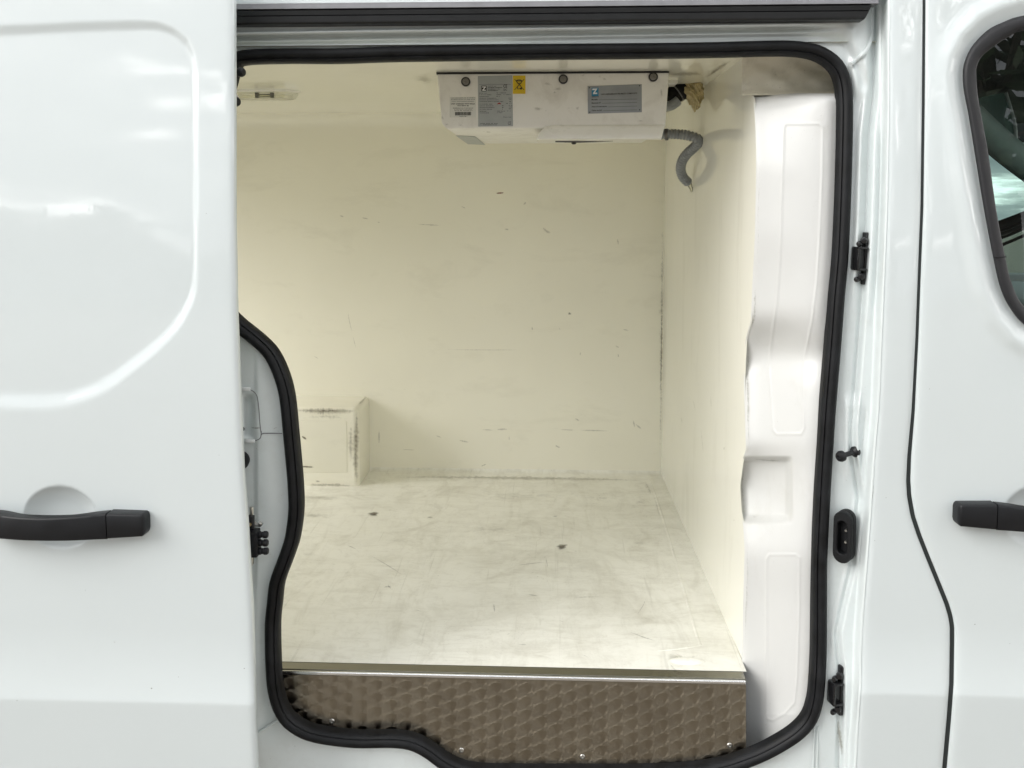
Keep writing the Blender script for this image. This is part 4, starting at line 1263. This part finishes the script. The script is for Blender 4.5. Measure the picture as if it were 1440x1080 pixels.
# ------------------------------------------------------------------ cooling unit hung under the ceiling
UY = 0.45
unit = empty('cooling_unit', (0.0, 0.8, ZC))
tag(unit, 'grubby white refrigeration evaporator with rating labels hung from the cargo ceiling', 'cooling unit')
U = lambda px, py, Y=UY: onY(px, py, Y)
tl, trr, bl = U(615, 105.5), U(941, 99), U(622, 181)
zt_u = ZC - 0.0045
xr_b = float(U(936, 168)[0])
front = [(tl[0], zt_u), (trr[0], zt_u), (xr_b, bl[2]), (bl[0] + 0.010, bl[2]), (bl[0] - 0.0015, bl[2] + 0.012)]
bm = bmesh.new()
vf = [bm.verts.new((x, UY, z)) for x, z in front]
vb = [bm.verts.new((x, 0.98, z)) for x, z in front]
bm.faces.new(vf); bm.faces.new(vb[::-1])
for j in range(5): bm.faces.new((vf[j], vb[j], vb[(j + 1) % 5], vf[(j + 1) % 5]))
bmesh.ops.bevel(bm, geom=[e_ for e_ in bm.edges if e_.verts[0].co.z < zt_u - 0.01 or e_.verts[1].co.z < zt_u - 0.01], offset=0.004, segments=3, profile=0.5, affect='EDGES')
casing = bmobj('casing', bm, UNITW, unit)
box('ceiling_gasket', (tl[0] - 0.002, UY - 0.002, ZC - 0.0046), (trr[0], 0.97, ZC - 0.0004), GAPBLK, unit)
# drip tray along the lower right
t0, t1 = U(757, 193), U(767, 177)
tr1, tr0 = U(937, 167.5), U(933, 198)
zb = float((U(760, 193.5)[2] + tr0[2]) / 2)
tray_prof = [(UY + 0.02, t1[2] + 0.004), (UY - 0.001, t1[2] + 0.002), (UY - 0.007, t1[2] - 0.006), (UY - 0.009, zb + 0.012), (UY - 0.012, zb + 0.006), (UY - 0.010, zb), (UY + 0.004, zb - 0.001), (0.50, zb + 0.004), (0.58, bl[2] + 0.01)]
xsT = [(t0[0] - 0.004, 0.10), (t0[0] + 0.004, 0.55), (t1[0], 0.9), (t1[0] + 0.02, 1.0), (0.5 * (t1[0] + tr1[0]), 1.0), (tr1[0] - 0.012, 1.0), (tr1[0] - 0.004, 1.0)]
TG = np.zeros((len(xsT), len(tray_prof), 3))
for i, (x, k) in enumerate(xsT):
    for j, (yy, z) in enumerate(tray_prof):
        TG[i, j] = (x + (0.0 if i < 5 else -0.5 * max(0, (t1[2] - z)) * 0.5), UY + 0.012 + (yy - UY - 0.012) * k if yy < UY + 0.01 else yy, zb + (z - zb) * (k if z > zb + 0.002 else 1))
V = TG.reshape(-1, 3); kk = len(tray_prof)
Fc = [(i * kk + j, (i + 1) * kk + j, (i + 1) * kk + j + 1, i * kk + j + 1) for i in range(len(xsT) - 1) for j in range(kk - 1)]
Fc.append(tuple((len(xsT) - 1) * kk + j for j in range(kk)))
tray = poly_mesh('drip_tray', V, Fc, TRAYW, unit, angle=50)
# dark grille edge hanging under the tray
gA, gB = U(781, 199.0, 0.60), U(862, 198.5, 0.60)
sweep('fan_grille', np.array([gA, gA * 0.6 + gB * 0.4 + [0, 0, -0.001], gB]), circ(0.0075, 8, 0.0026), INKG, unit, ref=(0, 0, 1), scale=[0.7, 1.0, 0.15])
lathe('grille_bolt', [(0.006, 0), (0.006, 0.004), (0.003, 0.006), (0, 0.006)], INK, unit, U(807, 199.5, 0.60), (0, 0, -1), 10)
# screw caps
for px, py in ((655, 115), (792, 111.5), (918.5, 108.3)):
    p = U(px, py, UY - 0.0003)
    r = lathe('screw_cap', [(0.0105, 0), (0.0105, 0.003), (0.0095, 0.0045), (0.0082, 0.0045), (0.0078, 0.0030), (0.0, 0.0030)], INK, casing, p, (0, -1, 0), 28)
    lathe('screw_head', [(0.0074, 0.0031), (0.0074, 0.0048), (0.0060, 0.0060), (0.0032, 0.0062), (0.0028, 0.004), (0, 0.004)], simple('cap_grey', (0.22, 0.21, 0.19), 0.4, 0.6) if 'cap_grey' not in bpy.data.materials else bpy.data.materials['cap_grey'], r, p, (0, -1, 0), 24)

# labels: quads printed on the casing front
def quad(name, pxs, lift, mat, parent, Y=UY, thick=0.0006):
    pts = [U(x, y, Y - lift) for x, y in pxs]
    return slab(name, pts, (0, -1, 0), thick, mat, parent)
def rect(x0, y0, x1, y1, skew=0.0):
    return [(x0, y0), (x1, y0 + skew), (x1, y1 + skew), (x0, y1)]
FONT = bpy.data.fonts.load('<builtin>') if '<builtin>' in bpy.data.fonts else None
def text(s, px, py, h_px, mat, parent, lift, w_px=None, skew=0.0, bold=0.0, align='LEFT'):
    cu = bpy.data.curves.new('lettering', 'FONT')
    cu.body = s; cu.size = 1.0; cu.align_x = align; cu.fill_mode = 'FRONT'
    cu.offset = bold; cu.resolution_u = 2
    to = bpy.data.objects.new('lettering', cu)
    COL.objects.link(to)
    dg = bpy.context.evaluated_depsgraph_get()
    me = bpy.data.meshes.new_from_object(to.evaluated_get(dg))
    bpy.data.objects.remove(to); bpy.data.curves.remove(cu)
    me.materials.clear()
    n = len(me.vertices)
    c = np.zeros(n * 3); me.vertices.foreach_get('co', c); c = c.reshape(-1, 3)
    w = c[:, 0].max() - c[:, 0].min()
    o0 = U(px, py, UY - lift); ox = U(px + 10, py, UY - lift)
    mpp = float((ox - o0)[0]) / 10
    sx = sz = h_px * mpp / 0.72
    if w_px: sx = w_px * mpp / w
    x = c[:, 0] - (c[:, 0].min() if align == 'LEFT' else 0)
    P_ = np.stack([o0[0] + x * sx, np.full(n, o0[1]), o0[2] + c[:, 1] * sz - x * sx * skew], 1)
    me.vertices.foreach_set('co', P_.reshape(-1)); me.update()
    o = link('lettering', me, mat, parent)
    return o
def dashes(rows, mat, parent, lift, name='print_lines'):
    """unreadably small print: short strokes of uneven length. rows = (x0, x1, y, h, skew)"""
    V, Fc = [], []
    for x0, x1, y, h, sk in rows:
        x = x0
        while x < x1 - 0.5:
            w = min(rng.uniform(0.5, 1.5), x1 - x)
            hh = h * rng.uniform(0.65, 1.0)
            dy = sk * (x - x0)
            b = len(V)
            for a, c in ((x, y + dy - hh / 2), (x + w, y + dy - hh / 2), (x + w, y + dy + hh / 2), (x, y + dy + hh / 2)):
                V.append(U(a, c, UY - lift))
            Fc.append((b, b + 1, b + 2, b + 3))
            x += w + (rng.uniform(0.25, 0.5) if rng.random() < 0.8 else rng.uniform(0.8, 1.6))
    o = poly_mesh(name, V, Fc, mat, parent, smooth=False)
    o['kind'] = 'stuff'
    return o
# barcode sticker
lab = quad('barcode_sticker', rect(632.5, 136.5, 669.5, 165), 0.0, PAPER, casing)
dashes([(634.5, 668, 138, 0.9, -0.012), (634.5, 668, 140.3, 0.9, -0.012), (635, 667, 142.8, 0.8, -0.012), (637, 666, 152, 0.9, 0), (639, 664, 153.7, 0.7, 0), (639, 664.5, 155.5, 0.8, 0)], INKG, lab, 0.0010)
text('UNIT CHARGED WITH R452A', 634.3, 147.0, 1.9, INK, lab, 0.0010, 33.5, 0.0, 0.02)
dashes([(643, 659, 148.7, 1.3, 0), (646, 657, 163.6, 0.8, 0)], INK, lab, 0.0010)
V, Fc = [], []
x = 640.0
while x < 662.3:
    w = rng.choice([0.25, 0.4, 0.7]); b = len(V)
    for a, c in ((x, 157.3), (x + w, 157.3), (x + w, 162.2), (x, 162.2)): V.append(U(a, c, UY - 0.0010))
    Fc.append((b, b + 1, b + 2, b + 3)); x += w + rng.choice([0.25, 0.4])
poly_mesh('barcode', V, Fc, INK, lab, smooth=False)
# rating plate
rat = quad('rating_plate', [(672, 107), (720.5, 106), (721.5, 177.5), (672.5, 178)], 0.0, PLATE, casing)
quad('rule_line', rect(674, 118.4, 718.5, 118.8), 0.0007, INKG, rat, thick=0.0002)
lg = quad('logo_square', rect(677, 120.5, 684.3, 128.5), 0.0007, INK, rat, thick=0.0002)
slab('logo_letter', [U(a, b, UY - 0.0010) for a, b in ((678, 121.6), (683.4, 121.6), (683.4, 122.6), (680.3, 126.2), (683.4, 126.2), (683.4, 127.6), (678.2, 127.6), (678.2, 126.4), (681, 123), (678, 123))], (0, -1, 0), 0.0002, WHITEINK, lg)
text('ZANOTTI S.p.A.', 686, 121.9, 1.5, INK, rat, 0.0009, 12)
dashes([(686, 706.5, 123.3, 1.1, 0), (686, 702.5, 125.4, 1.1, 0), (686, 700.5, 127.4, 1.1, 0)], INK, rat, 0.0009)
text('CE', 707.8, 123.2, 4.4, INK, rat, 0.0009, 5.4, 0, 0.015)
text('EAC', 708.3, 127.6, 3.3, INK, rat, 0.0009, 4.8)
rows = []
for i, (w, y) in enumerate(((11, 131), (17, 133.3), (13, 135.9), (24, 138.2), (28, 140.5), (33, 142.9), (18, 146.4), (20, 148.9), (20.5, 151.2), (17.5, 153.6), (9.5, 156.5), (13, 158.8))):
    rows.append((674 + i * 0.08, 674 + i * 0.08 + w, y, 1.0, 0))
rows += [(698, 712, 130.7, 1.0, 0), (698, 705, 133.2, 1, 0), (708, 719, 133.0, 0.8, 0), (698, 703, 135.6, 1, 0), (715, 719.5, 138, 1, 0), (716, 720, 140.2, 1, 0), (716, 719.5, 143, 1, 0), (711.5, 714.5, 145.4, 1, 0), (716.5, 720, 145.5, 1, 0),
         (706, 708, 148.6, 1.3, 0), (706, 708, 151, 1.3, 0), (706, 708, 153.4, 1.3, 0), (715.5, 720.5, 148.2, 1, 0), (715.5, 720.5, 150.5, 1, 0), (715.5, 720.5, 153, 1, 0), (699, 710, 156.3, 1, 0), (713, 718.5, 156, 1, 0), (699, 707, 158.5, 1, 0), (675.5, 700, 173.7, 1.1, 0), (675.5, 699, 175.5, 1.1, 0)]
dashes(rows, INKG, rat, 0.0009)
text('Made in Italy', 708, 165.4, 1.7, INKG, rat, 0.0009, 11)
text('CE', 714.3, 175.4, 4.6, INK, rat, 0.0009, 4.2, 0, 0.0)
slab('red_mark', [U(a, b, UY - 0.0009) for a, b in ((699, 147), (700, 145.2), (702, 144.3), (704, 145.2), (704.7, 146.8), (702, 146.1))], (0, -1, 0), 0.0002, REDINK, rat)
# yellow crossed-out bin label
yl = quad('waste_label', rect(721.2, 106.2, 739, 132), 0.0, YELLOW, casing)
def stroke(pts, w, parent, mat=INK, lift=0.0009):
    P_ = np.array([U(a, b, UY - lift) for a, b in pts])
    return sweep('pictogram_stroke', P_, [(-w, 0), (w, 0), (w, 0.0003), (-w, 0.0003)], mat, parent, angle=60)
stroke([(723.5, 111.5), (737, 126.5)], 0.0006, yl); stroke([(737, 111.5), (723.5, 126.5)], 0.0006, yl)
stroke([(726.5, 114.2), (727.5, 117), (732.8, 117), (733.8, 114.2)], 0.0007, yl); stroke([(726, 113.8), (728, 112.4), (732, 112.4), (734.2, 113.8), (726, 114)], 0.0008, yl)
stroke([(727.6, 125), (728.3, 121), (730.2, 118.6), (732.5, 121), (733, 124.5), (727.8, 125.2)], 0.0006, yl)
lathe('wheel_dot', [(0.0022, 0), (0.0022, 0.0004), (0, 0.0004)], INK, yl, U(732.7, 124.6, UY - 0.0008), (0, -1, 0), 12)
# engraved name plate
SK = -0.0225
npl = quad('name_plate', [(826.4, 121.2), (902.4, 118.4), (902.6, 157.8), (826.6, 160)], 0.0, PLATE2, casing, thick=0.0010)
nb = quad('logo_square', [(832, 123.6), (841.7, 123.2), (841.7, 135.2), (832, 135.6)], 0.0011, BLUE, npl, thick=0.0002)
slab('logo_letter', [U(a, b, UY - 0.0014) for a, b in ((833, 124.6), (840.3, 124.4), (839.2, 126.2), (836.4, 130.3), (839.8, 130.2), (839.8, 132.2), (833.8, 132.4), (834.2, 130.4), (837.0, 126.6), (833, 126.8))], (0, -1, 0), 0.0002, WHITEINK, nb)
text('ZANOTTI', 832, 137.0, 1.9, INK, npl, 0.0013, 9.8, 0.0, 0.02)
text('UNITA REFRIGERANTE PER MEZZO COIBENTATO', 845, 133.6, 1.9, INK, npl, 0.0013, 51, SK * 1.2, 0.03)
for i, (s_, w, y) in enumerate((('Modello', 8.6, 141.0), ('Matricola N°', 13, 145.8), ('Anno di costruzione', 21.5, 150.9), ('Carica gas (kg)', 14.5, 156.2))):
    text(s_, 832, y, 1.9, INK, npl, 0.0013, w, SK, 0.03)
    y1 = y - 0.7
    quad('rule_line', [(833.5 + w, y1 - 0.1), (896, y1 - 1.3), (896, y1 - 0.8), (833.5 + w, y1 + 0.35)], 0.0011, INKG, npl, thick=0.0002)
for x, y in ((828.8, 123.4), (899.4, 120.6), (829.3, 157.8), (899.5, 154.4)):
    lathe('rivet', [(0.0014, 0), (0.0012, 0.0006), (0, 0.0008)], INK, npl, U(x, y, UY - 0.0010), (0, -1, 0), 10)
# sticker under the casing
uz = bl[2] - 0.0008
us_ = [onZ(a, b, uz) for a, b in ((641, 190.5), (668, 191.8), (682.5, 203.5), (658, 202.5))]
slab('underside_sticker', us_, (0, 0, -1), 0.0006, PLATE, casing)
# dirt on the casing
up_ = lambda x, y: U(x, y, UY - 0.0006)
mk = Marks()
for c, rx, ry in (((820, 106), 6, 3), ((843, 107.5), 6, 4), ((850, 111), 8, 4), ((800, 152), 5, 1.5), ((812, 152), 6, 4), ((780, 130), 5, 3), ((756, 153), 10, 7), ((628, 175), 6, 4), ((648, 176), 5, 3), ((745, 127), 1.2, 1.2), ((726, 181.5), 1.5, 1.2), ((642, 152), 4, 3), ((785, 125), 10, 5), ((622, 165), 3, 6), ((900, 170), 8, 3), ((770, 118), 10, 5), ((930, 130), 4, 12)):
    mk.blob(c, rx, ry, up_, 0.75)
for _ in range(30):
    x, y = rng.uniform(625, 930), rng.uniform(108, 170)
    mk.blob((x, y), rng.uniform(0.8, 3), rng.uniform(0.6, 1.6), up_, 0.7, rng.uniform(-1, 1), n=10, rings=3)
mk.build('casing_grime', GRIME_SHADE, casing)
# drain hose: corrugated, loops against the bulkhead
hp = [(929, 189, 0.76), (942, 188.5, 0.755), (956, 189, 0.75), (967, 190.5, 0.742), (977, 193.5, 0.738), (983, 198, 0.74), (978, 205.5, 0.76), (967, 215.5, 0.79), (959.5, 226, 0.815), (957, 238, 0.84), (960.5, 249, 0.86), (968, 257, 0.875)]
H3 = catmull([tuple(onY(a, b, c)) for a, b, c in hp], 240)
rm = 1 + 0.09 * np.sign(np.sin(np.arange(240) / 240 * 2 * math.pi * 34)) * np.abs(np.sin(np.arange(240) / 240 * 2 * math.pi * 34)) ** 0.5
hose = sweep('drain_hose', H3, circ(0.0124, 16), HOSE, unit, ref=(0.2, -0.3, 0.9), scale=rm, angle=70)
tp3 = np.array([onY(967.5, 256.5, 0.875), onY(970, 260, 0.878), onY(972, 265, 0.88), onY(973, 270, 0.88)])
sweep('hose_tip', catmull(tp3, 12), circ(0.0075, 12), CLEAR, hose, ref=(0.3, -1, 0), scale=np.linspace(1, 0.35, 12))
sweep('hose_clamp', H3[9:17], circ(0.0140, 16), INKG, hose, ref=(0.2, -0.3, 0.9))
p = H3[13]; box('clamp_screw', p + np.array([-.004, -.004, -.016]), p + np.array([.004, .004, -.010]), INKG, hose, 0.001)
# insulated pipe and sealing foam at the bulkhead
pp = catmull([tuple(onY(930, 146, 0.70)), tuple(onY(943, 138, 0.70)), tuple(onY(956, 128, 0.70)), tuple(onY(972, 124, 0.70))], 30)
pipe = sweep('insulated_pipe', pp, circ(0.024, 20), RUBBER, unit, ref=(0, -1, 0))
sweep('pipe_sleeve', catmull([tuple(onY(932, 150, 0.68)), tuple(onY(944, 148, 0.68)), tuple(onY(954, 141, 0.68))], 16), circ(0.0125, 14), HOSE, unit)
sweep('cable_tie', pp[16:18], circ(0.0255, 20), GREYTRIM, pipe, ref=(0, -1, 0))
box('side_bracket', U(938, 117, 0.60), U(953, 101, 0.61) + np.array([0, 0.06, 0]), UNITW, unit, 0.002)
bm = bmesh.new()
bmesh.ops.create_icosphere(bm, subdivisions=5, radius=1.0)
fcn = onY(975, 129, 0.70)
for v in bm.verts:
    n3 = np.array(v.co)
    a = 1 + 0.16 * math.sin(5.1 * n3[0] + 3 * n3[2]) * math.sin(4.3 * n3[2] + 1) + 0.10 * math.sin(11 * n3[2] + 4 * n3[0]) * math.sin(9 * n3[0] + 2) + 0.05 * math.sin(23 * n3[2] + 17 * n3[0]) + 0.03 * math.sin(31 * n3[0] + 9)
    tap = 1.0 - 0.25 * max(0, -n3[2])
    v.co = Vector((fcn[0] + n3[0] * 0.026 * a * tap + 0.006 * max(0, -n3[2]), fcn[1] + n3[1] * 0.045 * a, fcn[2] + n3[2] * 0.043 * a))
bmobj('sealing_foam', bm, FOAM, unit, 60)

# ------------------------------------------------------------------ cab seen through the side window
cab_y = 0.9
poly_mesh('cab_headliner', [(0.60, 0.08, 1.80), (1.65, 0.08, 1.76), (1.65, 1.85, 1.76), (0.60, 1.85, 1.80)], [(0, 1, 2, 3)], CABDARK, van, smooth=False)
poly_mesh('cab_floor', [(0.60, 0.06, 0.6), (1.7, 0.06, 0.6), (1.7, 1.85, 0.6), (0.60, 1.85, 0.6)], [(0, 1, 2, 3)], CABDARK, van, smooth=False)
poly_mesh('cab_partition', [(0.58, 0.12, 0.5), (0.58, 1.85, 0.5), (0.58, 1.85, 1.85), (0.58, 0.12, 1.85)], [(0, 1, 2, 3)], CABGREY, van, smooth=False)
# far cab door: sill, pillars, window pane
fdY = 1.82
fdoor = box('far_cab_door', (0.44, fdY, 0.4), (1.9, fdY + 0.06, 1.22), CABGREY, van, 0.02)
box('far_door_frame', (0.44, fdY, 1.70), (1.9, fdY + 0.05, 1.86), CABDARK, fdoor, 0.01)
box('far_door_pillar', (0.44, fdY, 1.2), (0.62, fdY + 0.05, 1.75), CABDARK, fdoor, 0.01)
poly_mesh('far_pane', [(0.6, fdY + .03, 1.2), (1.9, fdY + .03, 1.2), (1.9, fdY + .03, 1.72), (0.6, fdY + .03, 1.72)], [(0, 1, 2, 3)], GLASS, fdoor, smooth=False)
# near door trim: the light grey window-post bar that slants across the view
bar = catmull([tuple(onY(1360, 160, 0.32)), tuple(onY(1392, 190, 0.34)), tuple(onY(1425, 218, 0.36)), tuple(onY(1470, 252, 0.40))], 24)
sweep('dash_rail', bar, circ(0.030, 18), CABLIGHT, van, ref=(0, -1, 0))
bar2 = catmull([tuple(onY(1362, 150, 0.33)), tuple(onY(1400, 184, 0.35)), tuple(onY(1445, 215, 0.37))], 20)
sweep('rail_gasket', bar2, circ(0.006, 8), RUBBER, van, ref=(0, -1, 0))
wl = catmull([tuple(onY(1414, 130, 0.9)), tuple(onY(1421, 152, 0.9)), tuple(onY(1427, 175, 0.9)), tuple(onY(1429, 200, 0.9))], 20)
sweep('mirror_edge', wl, circ(0.005, 8), WHITEINK, van, ref=(0, -1, 0))
V = [tuple(onY(a, b, 0.9)) for a, b in ((1376, 138), (1400, 132), (1414, 130), (1421, 152), (1427, 175), (1429, 205), (1376, 175))]
slab('mirror_shell', V, (0, 1, 0), 0.03, simple('mirror_teal', (0.22, 0.32, 0.30), 0.35, var=0.2, vscale=9), van)
# dashboard and steering stalks, seat
dsh = catmull([tuple(onY(1380, 330, 0.8)), tuple(onY(1420, 316, 0.8)), tuple(onY(1500, 285, 0.8))], 20)
sweep('dash_edge', dsh, circ(0.02, 12), CABDARK, van, ref=(0, -1, 0))
for k, dy in enumerate((0, 11, 22)):
    st = catmull([tuple(onY(1400, 326 + dy, 0.7)), tuple(onY(1425, 318 + dy * 0.9, 0.7)), tuple(onY(1470, 296 + dy, 0.7))], 14)
    sweep('dash_vane', st, circ(0.004, 8), PLASTIC, van, ref=(0, -1, 0))
seat = box('cab_seat', (0.62, 0.30, 0.75), (1.10, 0.78, 1.06), CABDARK, van, 0.06, 4)
bt = Matrix.Translation((0.62, 0.54, 1.0)) @ Matrix.Rotation(math.radians(-14), 4, 'Y')
box('seat_back', (-0.07, -0.24, -0.05), (0.07, 0.24, 0.38), CABDARK, seat, 0.05, 4, bt)
dbox = box('dashboard', (1.30, 0.10, 0.7), (1.75, 1.80, 1.20), CABGREY, van, 0.08, 5)
box('door_card', (0.68, 0.055, 0.55), (1.60, 0.09, 1.20), CABGREY, front_door, 0.01)

# ------------------------------------------------------------------ trees behind the photographer (they show in the glass and paint)
def leaf_mat(name, col):
    m, t, p = mat_new(name)
    f = noise(t, 3.0, 4, vec=geo_pos(t))
    t.links.new(ramp(t, f, [(0.3, tuple(c * 0.6 for c in col)), (0.7, tuple(c * 1.3 for c in col))]), p.inputs['Base Color'])
    p.inputs['Roughness'].default_value = 0.6
    return m
LEAF = leaf_mat('leaf_green', (0.045, 0.075, 0.022))
BARK = simple('bark', (0.10, 0.08, 0.06), 0.9, var=0.3, vscale=12)
def tree(x, y, h, r, zc, label, n=2600, leaf=0.16):
    t = empty('tree', (x, y, 0)); tag(t, label, 'tree', 'trees behind the photographer')
    P_ = catmull([(x, y, 0), (x + .08, y, h * .3), (x - .05, y + .1, h * .6), (x + .05, y, h * .85)], 16)
    tr_ = sweep('trunk', P_, circ(h * 0.028, 10), BARK, t, ref=(0, -1, 0), scale=np.linspace(1, 0.25, 16))
    cl = []
    for i in range(15):
        a = rng.uniform(0, 6.28); rr = r * rng.uniform(0.2, 0.85)
        c = np.array([x + rr * math.cos(a), y + rr * math.sin(a), zc + rng.uniform(-0.75, 0.9) * r * 0.9])
        cl.append((c, r * rng.uniform(0.25, 0.45)))
        s0_ = P_[rng.integers(6, 14)]
        sweep('limb', catmull([tuple(s0_), tuple((s0_ + c) / 2 + [0, 0, 0.1]), tuple(c)], 8), circ(h * 0.008, 6), BARK, t, ref=(0.3, -1, 0.2), scale=np.linspace(1, 0.3, 8))
    V, Fc = [], []
    for i in range(n):
        c, cr = cl[rng.integers(len(cl))]
        d = rng.normal(size=3); d /= np.linalg.norm(d)
        p = c + d * cr * rng.uniform(0.4, 1.15)
        a = rng.normal(size=3); a /= np.linalg.norm(a); b = np.cross(a, rng.normal(size=3)); b /= np.linalg.norm(b)
        s = leaf * rng.uniform(0.6, 1.3); k = len(V)
        V += [p - a * s, p + b * s * .45, p + a * s, p - b * s * .45]; Fc.append((k, k + 1, k + 2, k + 3))
    poly_mesh('crown', V, Fc, LEAF, t, smooth=False)
tree(4.2, -7.2, 6.5, 2.3, 4.4, 'broad leafy tree mirrored in the cab window', 1100)
tree(7.4, -9.6, 7.0, 2.6, 4.6, 'taller leafy tree standing behind the broad one', 1000)

# far belt of trees and bushes behind the photographer
V, Fc = [], []
for i in range(9000):
    a = math.radians(rng.uniform(-75, 20)); d = rng.uniform(34, 42)
    top = 3.4 + 1.1 * math.sin(a * 9) + 0.7 * math.sin(a * 23 + 1) + 0.5 * math.sin(a * 51)
    z = max(0.1, top * rng.uniform(0, 1) ** 0.6)
    p = np.array([d * math.sin(a), -d * math.cos(a), z])
    s3 = rng.uniform(0.2, 0.5); A_ = rng.normal(size=3); A_ /= np.linalg.norm(A_); B_ = np.cross(A_, rng.normal(size=3)); B_ /= np.linalg.norm(B_)
    k = len(V); V += [p - A_ * s3, p + B_ * s3 * .6, p + A_ * s3, p - B_ * s3 * .6]; Fc.append((k, k + 1, k + 2, k + 3))
belt = poly_mesh('tree_belt', V, Fc, LEAF, None, smooth=False)
belt['kind'] = 'stuff'; belt['label'] = 'far belt of trees mirrored faintly in the sliding door'; belt['category'] = 'trees'
